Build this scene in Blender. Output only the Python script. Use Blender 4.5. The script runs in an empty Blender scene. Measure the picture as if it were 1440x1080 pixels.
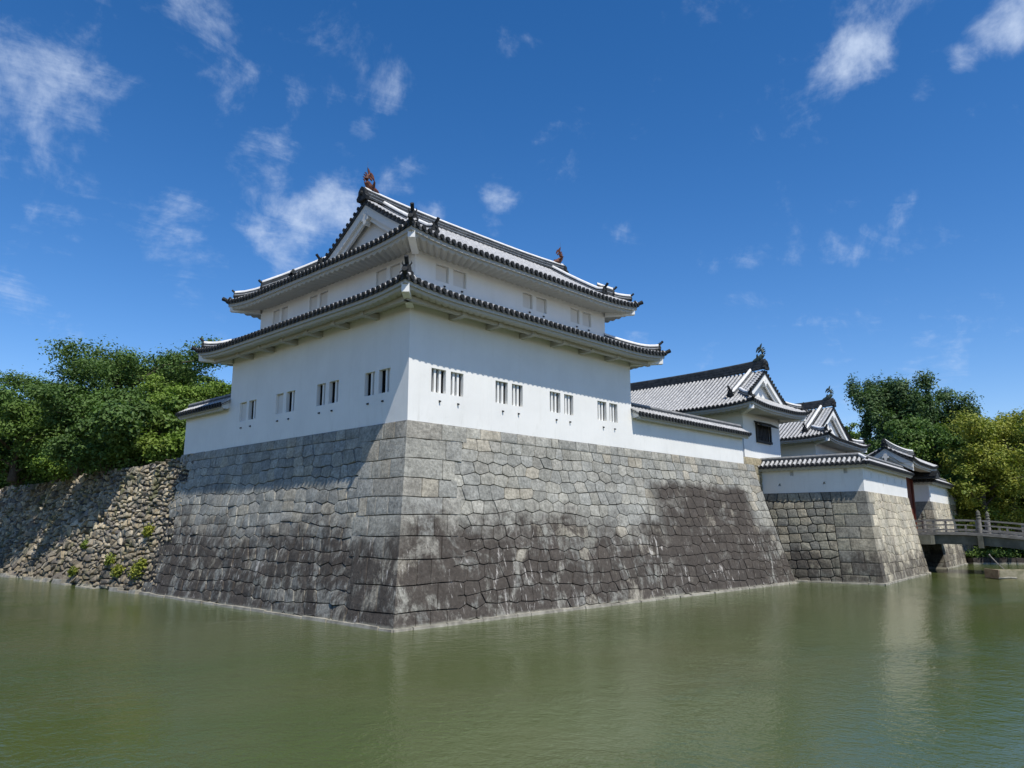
import bpy, math, random
import numpy as np
from mathutils import Vector, Matrix, noise as mnoise
random.seed(7); RNG = np.random.default_rng(7)
S = bpy.context.scene
COL = S.collection

# ---------------------------------------------------------------- camera
CAM = Vector((-16.016, -20.248, -3.667)); YAW, PITCH, FPX = 0.7622, 0.190, 1058.15
cam_d = bpy.data.cameras.new('camera'); cam = bpy.data.objects.new('camera', cam_d); COL.objects.link(cam)
cam_d.sensor_width = 36.0; cam_d.lens = FPX / 1440 * 36; cam_d.clip_end = 3000; cam_d.clip_start = 0.1
fw = Vector((math.cos(YAW) * math.cos(PITCH), math.sin(YAW) * math.cos(PITCH), math.sin(PITCH)))
cam.location = CAM; cam.rotation_euler = fw.to_track_quat('-Z', 'Y').to_euler()
S.camera = cam

def pixdir(x, y):
    r = Vector((math.sin(YAW), -math.cos(YAW), 0)); u = r.cross(fw)
    return (r * (x - 720) + u * (540 - y) + fw * FPX).normalized()

# ---------------------------------------------------------------- sun, sky, exposure
SUN = Vector((-0.135, -0.578, 1.0)).normalized()
sl = bpy.data.lights.new('sun', 'SUN'); sl.energy = 4.1; sl.angle = math.radians(0.53); sl.color = (1.0, 0.95, 0.87)
so = bpy.data.objects.new('sun', sl); COL.objects.link(so); so.rotation_euler = SUN.to_track_quat('Z', 'Y').to_euler(); so.location = (0, -40, 60)
W = bpy.data.worlds.new('World'); S.world = W; W.use_nodes = True
S.view_settings.view_transform = 'Standard'; S.view_settings.look = 'None'
S.view_settings.exposure = 0.37; S.view_settings.gamma = 1.0
S.view_settings.use_curve_mapping = False

class NT:
    """tiny node helper"""
    def __init__(s, tree): s.t = tree; s.n = tree.nodes; s.l = tree.links
    def add(s, typ, _props=None, **inp):
        nd = s.n.new(typ)
        for k, v in (_props or {}).items(): setattr(nd, k, v)
        for k, v in inp.items():
            key = int(k[1:]) if k[0] == 'i' and k[1:].isdigit() else k.replace('_', ' ')
            s.set(nd.inputs[key], v)
        return nd
    def set(s, sock, v):
        if isinstance(v, bpy.types.NodeSocket): s.l.new(v, sock)
        elif isinstance(v, bpy.types.Node): s.l.new(v.outputs[0], sock)
        else: sock.default_value = v
    def math(s, op, a, b=None, c=None, clamp=False):
        nd = s.n.new('ShaderNodeMath'); nd.operation = op; nd.use_clamp = clamp
        for k, v in enumerate((a, b, c)):
            if v is not None: s.set(nd.inputs[k], v)
        return nd.outputs[0]
    def vmath(s, op, a, b=None, out=0):
        nd = s.n.new('ShaderNodeVectorMath'); nd.operation = op
        for k, v in enumerate((a, b)):
            if v is not None: s.set(nd.inputs[k], v)
        return nd.outputs[out]
    def ramp(s, v, a, b, lo=0.0, hi=1.0, smooth=True):
        nd = s.n.new('ShaderNodeMapRange'); nd.clamp = True
        nd.interpolation_type = 'SMOOTHSTEP' if smooth else 'LINEAR'
        for k, x in enumerate((v, a, b, lo, hi)): s.set(nd.inputs[k], x)
        return nd.outputs[0]
    def mix(s, f, a, b, mode='MIX'):
        nd = s.n.new('ShaderNodeMix'); nd.data_type = 'RGBA'; nd.blend_type = mode
        s.set(nd.inputs[0], f); s.set(nd.inputs[6], a); s.set(nd.inputs[7], b)
        return nd.outputs[2]
    def noise(s, vec, scale, detail=4, rough=0.55, dist=0.0):
        nd = s.n.new('ShaderNodeTexNoise'); s.set(nd.inputs['Vector'], vec)
        nd.inputs['Scale'].default_value = scale; nd.inputs['Detail'].default_value = detail
        nd.inputs['Roughness'].default_value = rough; nd.inputs['Distortion'].default_value = dist
        return nd.outputs[0]
    def scale(s, vec, sc):
        return s.vmath('MULTIPLY', vec, tuple(sc))

def c4(c): return (c[0], c[1], c[2], 1.0)

# world: Nishita sky with thin procedural cloud
wt = NT(W.node_tree); W.node_tree.nodes.clear()
sky = wt.add('ShaderNodeTexSky'); sky.sky_type = 'NISHITA'; sky.sun_disc = False
sky.sun_elevation = math.asin(SUN.z); sky.sun_rotation = math.atan2(SUN.x, SUN.y)
sky.altitude = 50; sky.air_density = 1.0; sky.dust_density = 0.2; sky.ozone_density = 3.2
geo = wt.add('ShaderNodeTexCoord'); dirv = geo.outputs['Generated']
sep = wt.add('ShaderNodeSeparateXYZ', Vector=dirv)
zc = wt.math('MAXIMUM', sep.outputs[2], 0.06)
cu = wt.math('DIVIDE', sep.outputs[0], zc); cv = wt.math('DIVIDE', sep.outputs[1], zc)
proj = wt.add('ShaderNodeCombineXYZ', X=cu, Y=cv, Z=0.0).outputs[0]
blobs = [(20, 110, .155, 1.0), (10, 200, .09, 1.0), (60, 60, .08, .7), (290, 28, .09, .7), (350, 55, .06, .5), (335, 118, .075, .8), (410, 130, .05, .45),
         (385, 235, .09, .9), (450, 300, .105, 1.15), (390, 330, .08, .8), (255, 330, .07, .75), (545, 125, .05, .5), (560, 245, .06, .8),
         (700, 275, .05, .75), (610, 300, .05, .6), (1205, 85, .075, .95), (1200, 15, .05, .5), (1410, 30, .07, 1.0),
         (1360, 75, .04, .7), (1295, 120, .035, .7), (1195, 348, .05, .6), (1300, 168, .02, .5), (520, 180, .035, .4),
         (690, 312, .035, .5), (1400, -120, .2, .7), (200, -200, .25, .7), (-300, 120, .3, .8)]
mask = None
for (bx, by, r, st) in blobs:
    c = pixdir(bx, by)
    dd = wt.vmath('DISTANCE', dirv, tuple(c), out=1)
    m_ = wt.ramp(dd, r * .92, r * 0.1, 0.0, st)
    mask = m_ if mask is None else wt.math('MAXIMUM', mask, m_)
n1 = wt.noise(wt.scale(proj, (1.0, 1.5, 1)), 2.6, 10, 0.66, 0.9)
n2 = wt.noise(dirv, 11.0, 9, 0.62, 0.25)
nn = wt.math('ADD', wt.math('MULTIPLY', n1, 0.28), wt.math('MULTIPLY', n2, 0.72))
bias = wt.math('MULTIPLY', mask, 0.21)
cl = wt.ramp(wt.math('ADD', nn, bias), 0.555, 0.88)
far = wt.ramp(wt.noise(proj, 0.5, 6, 0.6), 0.60, 0.85, 0.0, 0.35)       # faint cloud over the rest of the sky
far = wt.math('MULTIPLY', far, wt.ramp(wt.vmath('DISTANCE', dirv, tuple(fw), out=1), 0.85, 1.2))
cl = wt.math('MAXIMUM', cl, far)
skyc = wt.add('ShaderNodeHueSaturation', Saturation=1.33, Value=1.0, Color=sky.outputs[0]).outputs[0]
up = wt.ramp(sep.outputs[2], 0.0, 0.75, 0.80, 0.65, False)
skyc = wt.mix(1.0, skyc, wt.add('ShaderNodeCombineColor', Red=wt.math('MULTIPLY', up, 1.06), Green=wt.math('MULTIPLY', up, .955), Blue=wt.math('MULTIPLY', up, 1.05)).outputs[0], 'MULTIPLY')
colr = wt.mix(wt.math('MULTIPLY', cl, 0.80), skyc, (3.6, 4.2, 5.2, 1))
bg = wt.add('ShaderNodeBackground', Color=colr, Strength=0.148)
wo = wt.add('ShaderNodeOutputWorld', Surface=bg.outputs[0])

# ---------------------------------------------------------------- materials
MATS = {}
def new_mat(name):
    m = bpy.data.materials.new(name); m.use_nodes = True; m.node_tree.nodes.clear()
    t = NT(m.node_tree); MATS[name] = m
    pos = t.add('ShaderNodeNewGeometry').outputs['Position']
    return m, t, pos
def finish(t, color, rough=0.8, bump=None, bstr=0.4, bdist=0.02, spec=0.3, metal=0.0, normal=None, **kw):
    p = t.add('ShaderNodeBsdfPrincipled'); t.set(p.inputs['Base Color'], color); t.set(p.inputs['Roughness'], rough)
    p.inputs['Specular IOR Level'].default_value = spec; p.inputs['Metallic'].default_value = metal
    for k, v in kw.items(): t.set(p.inputs[k.replace('_', ' ')], v)
    if bump is not None:
        b = t.add('ShaderNodeBump', Height=bump, Strength=bstr, Distance=bdist); t.set(p.inputs['Normal'], b.outputs[0])
    t.add('ShaderNodeOutputMaterial', Surface=p.outputs[0])
    return p
def tint_attr(t): return t.add('ShaderNodeAttribute', {'attribute_name': 'tint'}).outputs['Color']

def stone_mat(name, stain=True, lichen=1.0, rub=False, patch=True, lv=(-2.7, -4.3), sk=.97):
    m, t, pos = new_mat(name)
    tint = tint_attr(t)
    sx = t.add('ShaderNodeSeparateXYZ', Vector=pos)
    X, Y, Z = sx.outputs[0], sx.outputs[1], sx.outputs[2]
    nbig = t.noise(pos, 0.35, 5, 0.6); nmid = t.noise(pos, 1.6, 6, 0.65); nfin = t.noise(pos, 9, 6, 0.7)
    nst = t.noise(t.scale(pos, (3.2, 3.2, 0.55)), 1.3, 6, 0.7)
    col = t.mix(1.0, tint, t.ramp(nfin, 0.3, 0.72, 0.5, 1.35, False), 'MULTIPLY')
    col = t.mix(1.0, col, t.ramp(nmid, 0.32, 0.7, 0.70, 1.2, False), 'MULTIPLY')
    pit = t.noise(pos, 28, 5, .75); col = t.mix(t.ramp(pit, .56, .70, 0, .55), col, (.10, .095, .085, 1))
    if stain:
        lvl = t.math('ADD', Z, t.math('MULTIPLY', t.math('SUBTRACT', nbig, 0.5), 4.5))
        lvl = t.math('ADD', lvl, t.math('MULTIPLY', t.math('SUBTRACT', nmid, 0.5), 2.2))
        f = t.ramp(lvl, *lv)
        sr = t.add('ShaderNodeSeparateColor', Color=tint).outputs[0]
        lvl = t.math('ADD', lvl, t.math('MULTIPLY', t.math('SUBTRACT', sr, 0.33), 9.0 if patch else 3.0))
        if patch:      # weathered dark patch of the wall towards its far end
            px_ = t.math('MULTIPLY', t.ramp(X, 13.6, 15.2), t.ramp(X, 24.6, 23.4))
            pz_ = t.math('ADD', Z, t.math('MULTIPLY', t.math('SUBTRACT', nmid, 0.5), 1.2))
            f2 = t.math('MULTIPLY', t.math('MULTIPLY', px_, t.ramp(pz_, -1.2, -1.7)), t.ramp(Y, 1.0, 0.5))
            f2 = t.math('MULTIPLY', f2, t.ramp(t.noise(pos, 1.1, 6, .72, .5), .34, .48, .55, .97))
        f = t.math('MULTIPLY', f, t.ramp(t.math('ADD', t.math('MULTIPLY', nst, .32), t.math('MULTIPLY', t.noise(pos, .8, 6, .72, .5), .68)), 0.40, 0.52, 0.16 if patch else 0.08, sk))
        if patch: f = t.math('MAXIMUM', f, f2)
        dark = t.mix(nmid, (0.030, 0.025, 0.021, 1), (0.110, 0.093, 0.079, 1))
        dark = t.mix(1.0, dark, t.ramp(nfin, 0.25, 0.8, 0.6, 1.4, False), 'MULTIPLY')
        col = t.mix(f, col, dark)
        ws = t.noise(t.scale(pos, (4.5, 4.5, 0.8)), 1.0, 7, 0.75, 0.6)
        wmask = t.ramp(t.math('ADD', ws, t.math('MULTIPLY', t.math('SUBTRACT', t.noise(pos, 0.6, 3), 0.5), 0.35)), 0.60, 0.68)
        wmask = t.math('MULTIPLY', wmask, t.ramp(Z, -2.6, -4.2, 0.0, 0.85 * lichen))
        col = t.mix(wmask, col, (0.50, 0.47, 0.43, 1))
    if rub:
        col = t.mix(t.ramp(t.noise(t.scale(pos, (1, 1, .6)), .9, 5, .65), .52, .66, 0, .75), col, (.085, .095, .035, 1))
        col = t.mix(t.ramp(t.math('ADD', Z, t.math('MULTIPLY', nbig, 3.0)), -2.0, -4.4, 0, .45), col, (.11, .09, .065, 1))
    wl = t.ramp(t.math('ADD', Z, t.math('MULTIPLY', nmid, 0.25)), -6.38, -6.50)
    col = t.mix(t.math('MULTIPLY', wl, 0.8), col, (0.30, 0.29, 0.23, 1))
    b = t.math('ADD', t.math('MULTIPLY', nfin, 0.6), t.math('ADD', t.math('MULTIPLY', nmid, 0.9), t.math('MULTIPLY', t.noise(t.scale(pos, (7, 7, 2.2)), 2.0, 6, 0.7), 0.8)))
    finish(t, col, 0.9, b, 0.7 if not rub else 0.8, 0.05, spec=0.2)
    return m
stone_mat('ashlar'); stone_mat('rubble', stain=False, rub=True); stone_mat('gate_stone', lichen=0.4, patch=False, lv=(-4.4, -5.6), sk=.8)

def simple(name, c1, c2, scale=3.0, rough=0.8, bstr=0.2, bdist=0.01, spec=0.3, streak=None, metal=0.0):
    m, t, pos = new_mat(name)
    v = t.scale(pos, streak) if streak else pos
    n = t.noise(v, scale, 6, 0.6)
    finish(t, t.mix(t.ramp(n, 0.3, 0.7), c4(c1), c4(c2)), rough, n, bstr, bdist, spec, metal)
    return m
simple('core', (.022, .021, .019), (.04, .037, .033), rough=1)
simple('footing_stone', (.17, .16, .13), (.36, .34, .28), 2.5, 0.9, 0.5, 0.03)
simple('tile_dark', (.020, .023, .025), (.055, .06, .062), 4, 0.65, 0.2, 0.01, 0.3)
simple('tile_cap', (.012, .014, .015), (.03, .033, .035), 9, 0.75, 0.3, 0.01, 0.2)
simple('wood_dark', (.02, .018, .016), (.05, .045, .04), 6, 0.7)
simple('interior', (.012, .013, .014), (.02, .02, .02), 2, 0.9)
simple('door_wood', (.10, .022, .012), (.16, .04, .022), 2, 0.6, streak=(8, 8, .5))
simple('bridge_wood', (.13, .12, .105), (.27, .255, .23), 2.2, 0.85, 0.4, 0.01, streak=(5, .8, 5))
simple('bridge_beam', (.085, .085, .065), (.15, .15, .12), 1.5, 0.85, 0.4)
simple('bronze_red', (.055, .020, .013), (.16, .060, .034), 8, 0.6, 0.5, 0.02)
simple('bronze_green', (.025, .04, .038), (.09, .12, .10), 8, 0.6, 0.5, 0.02)
simple('bark', (.05, .04, .03), (.11, .09, .07), 5, 0.95, 0.8, 0.03)
simple('raft_wood', (.20, .19, .11), (.36, .32, .22), 3, 0.8, 0.4, 0.02)
simple('rust', (.18, .07, .05), (.30, .14, .10), 4, 0.8); simple('rust_wood', (.20, .13, .09), (.32, .25, .18), 4, 0.8)
simple('white_plastic', (.7, .7, .68), (.82, .82, .8), 4, 0.5)
simple('earth', (.07, .06, .04), (.13, .11, .075), .6, 1.0, 0.6, 0.1)
simple('grass_earth', (.035, .05, .018), (.09, .10, .04), .8, 1.0, 0.6, 0.1)
simple('spike_metal', (.3, .3, .3), (.4, .4, .4), 3, .4, metal=1.0)

def plaster(name, base):
    m, t, pos = new_mat(name)
    n = t.noise(pos, 0.7, 5, 0.6); st = t.noise(t.scale(pos, (2.2, 2.2, 0.25)), 1.5, 6, 0.65); f = t.noise(pos, 25, 4, 0.6)
    c = t.mix(t.ramp(n, 0.3, 0.75), c4(base), c4([b * 0.93 for b in base]))
    c = t.mix(t.math('MULTIPLY', t.ramp(st, 0.48, 0.80), 0.22), c, (0.60, 0.595, 0.54, 1))
    gr = t.noise(t.scale(pos, (2.6, 2.6, .7)), 1.3, 8, .72, .4); zz = t.add('ShaderNodeSeparateXYZ', Vector=pos).outputs[2]
    c = t.mix(t.math('MULTIPLY', t.ramp(gr, .52, .72), t.ramp(zz, .9, .0, 0, .30)), c, (.48, .47, .41, 1))
    c = t.mix(t.ramp(t.noise(pos, 1.7, 7, .7, .8), .56, .74, 0, .16), c, (.58, .575, .53, 1))
    finish(t, c, 0.85, t.math('ADD', t.math('MULTIPLY', n, 2.0), t.math('MULTIPLY', f, 0.12)), 0.25, 0.02, 0.25)
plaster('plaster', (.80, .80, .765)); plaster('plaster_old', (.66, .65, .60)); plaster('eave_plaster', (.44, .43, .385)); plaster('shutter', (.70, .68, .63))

# round tile rows: silver glazed clay with lime plaster bands at each overlap
def tile_light():
    m, t, pos = new_mat('tile_row')
    n = t.noise(pos, 3.5, 5, 0.65); n2 = t.noise(pos, 22, 3, 0.6)
    c = t.mix(t.ramp(n, 0.3, 0.7), (.34, .34, .335, 1), (.54, .54, .53, 1))
    c = t.mix(t.ramp(n2, 0.45, 0.7, 0, 0.7), c, (.15, .16, .16, 1))
    finish(t, c, 0.5, n2, 0.25, 0.01, 0.5)
    m, t, pos = new_mat('ridge_white')
    c = t.mix(t.ramp(t.noise(pos, 4, 5), 0.35, 0.7), (.62, .62, .60, 1), (.76, .76, .74, 1))
    finish(t, c, 0.7, None)
tile_light()
simple('ridge_grey', (.14, .145, .145), (.28, .28, .275), 5, .7)

# water
m, t, pos = new_mat('water')
w1 = t.noise(t.scale(pos, (1.0, 1.0, 1)), 2.6, 3, 0.55, 0.4)
w2 = t.noise(t.vmath('ADD', t.scale(pos, (1.25, .8, 1)), (9, 4, 0)), 7.5, 3, 0.55, 0.3)
w3 = t.noise(t.vmath('ADD', t.scale(pos, (1.0, 1.5, 1)), (3, 7, 0)), 15, 2, 0.5, 0.2)
amp = t.ramp(t.noise(t.scale(pos, (1, 1.6, 1)), 0.07, 4, 0.6), 0.40, 0.60, 0.40, 1.35)
h = t.math('MULTIPLY', t.math('ADD', t.math('MULTIPLY', w1, 1.0), t.math('ADD', t.math('MULTIPLY', w2, 0.45), t.math('MULTIPLY', w3, 0.22))), amp)
wc = t.mix(t.ramp(t.noise(pos, 0.12, 4, 0.6), 0.35, 0.65), (.056, .080, .019, 1), (.070, .086, .027, 1))
finish(t, wc, 0.09, h, 0.75, 0.045, 0.5, IOR=1.33)

def leaf_mat(name, a, b, c):
    m, t, pos = new_mat(name)
    tint = t.add('ShaderNodeAttribute', {'attribute_name': 'leafv'}).outputs['Fac']
    col = t.mix(tint, c4(a), c4(b))
    col = t.mix(t.ramp(t.noise(pos, 0.5, 3), 0.45, 0.7, 0, 0.7), col, c4(c))
    p = t.add('ShaderNodeBsdfPrincipled', Base_Color=col, Roughness=0.6); p.inputs['Specular IOR Level'].default_value = 0.25
    tr = t.add('ShaderNodeBsdfTranslucent', Color=t.mix(1.0, col, (1.1, 1.3, .6, 1), 'MULTIPLY'))
    mx = t.add('ShaderNodeMixShader', i0=0.22, i1=p.outputs[0], i2=tr.outputs[0])
    t.add('ShaderNodeOutputMaterial', Surface=mx.outputs[0])
leaf_mat('leaf_dark', (0.035, 0.073, 0.016), (0.131, 0.219, 0.053), (0.081, 0.125, 0.025))
leaf_mat('leaf_mid', (0.052, 0.098, 0.016), (0.144, 0.224, 0.046), (0.103, 0.155, 0.030))
leaf_mat('leaf_bright', (0.077, 0.138, 0.020), (0.209, 0.308, 0.050), (0.143, 0.187, 0.029))
leaf_mat('leaf_yellow', (.11, .145, .016), (.36, .36, .06), (.08, .14, .02))
leaf_mat('leaf_blue', (0.030, 0.068, 0.024), (0.115, 0.182, 0.068), (0.068, 0.115, 0.038))

# ---------------------------------------------------------------- object helpers
def tag(o, label=None, cat=None, group=None, kind=None):
    for k, v in (('label', label), ('category', cat), ('group', group), ('kind', kind)):
        if v: o[k] = v
    return o
def thing(name, label, cat, loc, group=None):
    o = bpy.data.objects.new(name, None); COL.objects.link(o); o.location = loc; o.empty_display_size = 0.3
    return tag(o, label, cat, group)
WLOC = {}
def wloc(o):
    v = Vector((0, 0, 0))
    while o is not None: v = v + Vector(o.location); o = o.parent
    return v

class MB:
    def __init__(s): s.v = []; s.f = []; s.m = []; s.t = []
    def face(s, pts, mi=0, tint=None):
        k = len(s.v); s.v.extend([tuple(p) for p in pts]); s.f.append(tuple(range(k, k + len(pts)))); s.m.append(mi); s.t.append(tint)
    def add(s, verts, faces, mi=0, tint=None):
        k = len(s.v); s.v.extend([tuple(p) for p in verts])
        for i, f in enumerate(faces):
            s.f.append(tuple(k + q for q in f)); s.m.append(mi[i] if isinstance(mi, list) else mi); s.t.append(tint)
    def box(s, a, b, mi=0, T=None):
        x0, y0, z0 = a; x1, y1, z1 = b
        v = [(x0, y0, z0), (x1, y0, z0), (x1, y1, z0), (x0, y1, z0), (x0, y0, z1), (x1, y0, z1), (x1, y1, z1), (x0, y1, z1)]
        if T: v = [T(*p) for p in v]
        s.add(v, [(0, 3, 2, 1), (4, 5, 6, 7), (0, 1, 5, 4), (1, 2, 6, 5), (2, 3, 7, 6), (3, 0, 4, 7)], mi)
    def tube(s, pts, radii, n=8, mi=0, caps=True):
        pts = [Vector(p) for p in pts]; rings = []
        for i, p in enumerate(pts):
            d = (pts[min(i + 1, len(pts) - 1)] - pts[max(i - 1, 0)]).normalized()
            a = d.cross(Vector((0, 0, 1)));
            if a.length < 0.05: a = d.cross(Vector((1, 0, 0)))
            a.normalize(); b = a.cross(d); r = radii[i] if isinstance(radii, (list, tuple)) else radii
            ra, rb = r if isinstance(r, tuple) else (r, r)
            rings.append([p + a * (ra * math.cos(2 * math.pi * k / n)) + b * (rb * math.sin(2 * math.pi * k / n)) for k in range(n)])
        v = [q for r in rings for q in r]; f = []
        for i in range(len(pts) - 1):
            for k in range(n):
                f.append((i * n + k, i * n + (k + 1) % n, (i + 1) * n + (k + 1) % n, (i + 1) * n + k))
        if caps: f.append(tuple(range(n - 1, -1, -1))); f.append(tuple((len(pts) - 1) * n + k for k in range(n)))
        s.add(v, f, mi)
    def build(s, name, mats, parent=None, smooth=False, kind=None, label=None):
        if isinstance(mats, str): mats = [mats]
        V = np.array(s.v, dtype=np.float64).reshape(-1, 3)
        o0 = (V.min(0) + V.max(0)) / 2 if len(V) else np.zeros(3)
        me = bpy.data.meshes.new(name); me.from_pydata((V - o0).tolist(), [], s.f)
        for mm in mats: me.materials.append(MATS[mm])
        if len(mats) > 1: me.polygons.foreach_set('material_index', s.m)
        if s.t and s.t[0] is not None:
            at = me.attributes.new('tint', 'FLOAT_COLOR', 'CORNER'); arr = []
            for f, tt in zip(s.f, s.t): arr.extend([tt[0], tt[1], tt[2], 1.0] * len(f))
            at.data.foreach_set('color', arr)
        if smooth: me.polygons.foreach_set('use_smooth', [True] * len(me.polygons))
        me.update()
        o = bpy.data.objects.new(name, me); COL.objects.link(o)
        if parent is not None: o.parent = parent; o.location = Vector(o0) - wloc(parent)
        else: o.location = o0
        if kind: o['kind'] = kind
        if label: o['label'] = label
        return o

WATER = -6.69
def T0(x, y, z): return (x, y, z)
GO = (29.163, -4.921, 0.0); TH = math.radians(6.0)
def TG(x, y, z):
    c, s = math.cos(TH), math.sin(TH)
    return (GO[0] + c * x - s * y, GO[1] + s * x + c * y, GO[2] + z)

# ---------------------------------------------------------------- water, grounds
b = MB(); N = 60
b.face([(-600, -600, WATER), (900, -600, WATER), (900, 900, WATER), (-600, 900, WATER)])
o = b.build('water', 'water'); o['kind'] = 'structure'
def land(name, poly, ztop, zbot, mat, slope=0.0):
    b = MB(); n = len(poly); cxy = Vector((sum(p[0] for p in poly) / n, sum(p[1] for p in poly) / n))
    top = [(p[0], p[1], ztop) for p in poly]
    b.face(top)
    for i in range(n):
        p, q = poly[i], poly[(i + 1) % n]; d = Vector((q[0] - p[0], q[1] - p[1])).normalized(); nrm = Vector((d.y, -d.x)) * slope
        b.face([(p[0] + nrm.x, p[1] + nrm.y, zbot), (q[0] + nrm.x, q[1] + nrm.y, zbot), (q[0], q[1], ztop), (p[0], p[1], ztop)])
    o = b.build(name, mat); o['kind'] = 'structure'; return o
land('castle_ground', [(.5, .5), (25.2, .5), (25.2, 8), (60, 14), (88, 8.5), (880, 30), (880, 880), (-60, 880), (.5, 75)], -0.35, -7.5, 'grass_earth')
land('outer_bank', [(-590, -590), (890, -590), (890, -19.8), (-15.3, -19.8), (-15.3, 590), (-590, 590)], -5.3, -7.5, 'earth')
land('far_bank', [(94, -19.8), (885, -19.8), (885, 28), (96, 7)], -5.2, -7.5, 'grass_earth', 0.0)

# ---------------------------------------------------------------- dry stone walls
def clip(poly, n, d):
    out = []; m = len(poly)
    for i in range(m):
        p, q = poly[i], poly[(i + 1) % m]
        sp = p[0] * n[0] + p[1] * n[1] - d; sq = q[0] * n[0] + q[1] * n[1] - d
        if sp <= 0: out.append(p)
        if (sp < 0 < sq) or (sq < 0 < sp):
            k = sp / (sp - sq); out.append((p[0] + (q[0] - p[0]) * k, p[1] + (q[1] - p[1]) * k))
    return out
def voronoi(seeds, dom, asp=1.0, reach=2.2):
    """seeds (u,v); dom rectangle (u0,u1,v0,v1)"""
    P = np.array(seeds); Q = P * np.array([1 / asp, 1.0]); cells = []
    u0, u1, v0, v1 = dom
    for i in range(len(P)):
        dd = ((Q - Q[i]) ** 2).sum(1); near = np.argsort(dd)[1:24]
        poly = [(u0 / asp, v0), (u1 / asp, v0), (u1 / asp, v1), (u0 / asp, v1)]
        for j in near:
            n = Q[j] - Q[i]; mid = (Q[j] + Q[i]) / 2; poly = clip(poly, n, float(n @ mid))
            if len(poly) < 3: break
        if len(poly) >= 3: cells.append([(p[0] * asp, p[1]) for p in poly])
    return cells
def row_seeds(u0, u1, v0, v1, rh, wmin, wmax, jit=0.12):
    seeds = []; n = max(1, round((v1 - v0) / rh)); h = (v1 - v0) / n
    for r in range(n):
        u = u0 - random.random() * wmax * 0.5; drift = random.uniform(0, 6.28)
        while u < u1:
            w = random.uniform(wmin, wmax)
            if u0 < u + w / 2 < u1:
                seeds.append((u + w / 2, v0 + h * (r + 0.5) + random.uniform(-jit, jit) * h + 0.22 * h * math.sin((u + drift) * 0.9 + r)))
            u += w
    return seeds
def chamfer(poly, amt):
    out = []; n = len(poly)
    for i in range(n):
        a, b, c = Vector(poly[i - 1]), Vector(poly[i]), Vector(poly[(i + 1) % n])
        la, lc = (a - b).length, (c - b).length
        ka = min(amt, la * 0.3) / max(la, 1e-6); kc = min(amt, lc * 0.3) / max(lc, 1e-6)
        out.append(tuple(b + (a - b) * ka)); out.append(tuple(b + (c - b) * kc))
    return out
def clean(poly, eps=0.05):
    out = []
    for p in poly:
        if not out or (Vector(p) - Vector(out[-1])).length > eps: out.append(p)
    if len(out) > 1 and (Vector(out[0]) - Vector(out[-1])).length <= eps: out.pop()
    return out
def inset(poly, g, cen):
    out = []
    for p in poly:
        d = Vector(p) - Vector(cen); L = d.length; out.append(tuple(Vector(cen) + d * max(0.3, (L - g) / L)))
    return out
def stone_mb(b, poly, M, tint, gap=0.007, proud=0.008, bulge=0.006, tilt=0.010, cham=0.022, keep_left=False, depth=0.05, edge=.010, face=.10):
    """one stone: polygon in wall (u,v) mapped by M(u,v,d). keep_left: vertices on u=0 stay exactly on the corner arris"""
    poly = clean(poly)
    if len(poly) < 3: return False
    cen = (sum(p[0] for p in poly) / len(poly), sum(p[1] for p in poly) / len(poly))
    if not keep_left: poly = chamfer(poly, cham)
    def ins(g):
        q = inset(poly, g * 1.35, cen)
        if keep_left:
            q = [(p[0] if p[0] > 0.001 else 0.0, r[1]) if p[0] <= 0.001 else r for p, r in zip(poly, q)]
        return q
    n = len(poly); A, B, C = ins(gap), ins(gap + edge), ins(min(gap + edge + face, 0.5 * min(max((Vector(p) - Vector(cen)).length for p in poly), .4)))
    tu, tv = random.uniform(-tilt, tilt), random.uniform(-tilt, tilt)
    def dd(p, base): return base + (p[0] - cen[0]) * tu * 2 + (p[1] - cen[1]) * tv * 2
    V = [M(p[0], p[1], -depth) for p in A] + [M(p[0], p[1], dd(p, proud)) for p in B]
    V += [M(p[0], p[1], (dd(p, proud) if (keep_left and p[0] == 0.0) else dd(p, proud + bulge * random.uniform(.6, 1.1)))) for p in C] + [M(cen[0], cen[1], proud + bulge * 1.2)]
    F = []
    for i in range(n):
        j = (i + 1) % n
        F += [(i, j, n + j, n + i), (n + i, n + j, 2 * n + j, 2 * n + i), (2 * n + i, 2 * n + j, 3 * n)]
    b.add(V, F, 0, tint)
    return True
def tint_pick(pal, var=0.12):
    c = random.choice(pal); k = random.uniform(1 - var, 1 + var); return (c[0] * k, c[1] * k, c[2] * k)
PAL_A = [(.33, .325, .285), (.37, .36, .31), (.30, .30, .27), (.40, .37, .30), (.32, .32, .29), (.35, .345, .305), (.36, .35, .305)]
PAL_R = [(.36, .30, .205), (.42, .36, .25), (.26, .23, .18), (.20, .18, .155), (.36, .32, .245), (.46, .40, .30)]
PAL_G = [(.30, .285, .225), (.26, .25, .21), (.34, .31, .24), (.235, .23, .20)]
PAL_GS = [(.54, .49, .37), (.60, .54, .41), (.50, .45, .35), (.46, .425, .335)]

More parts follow.
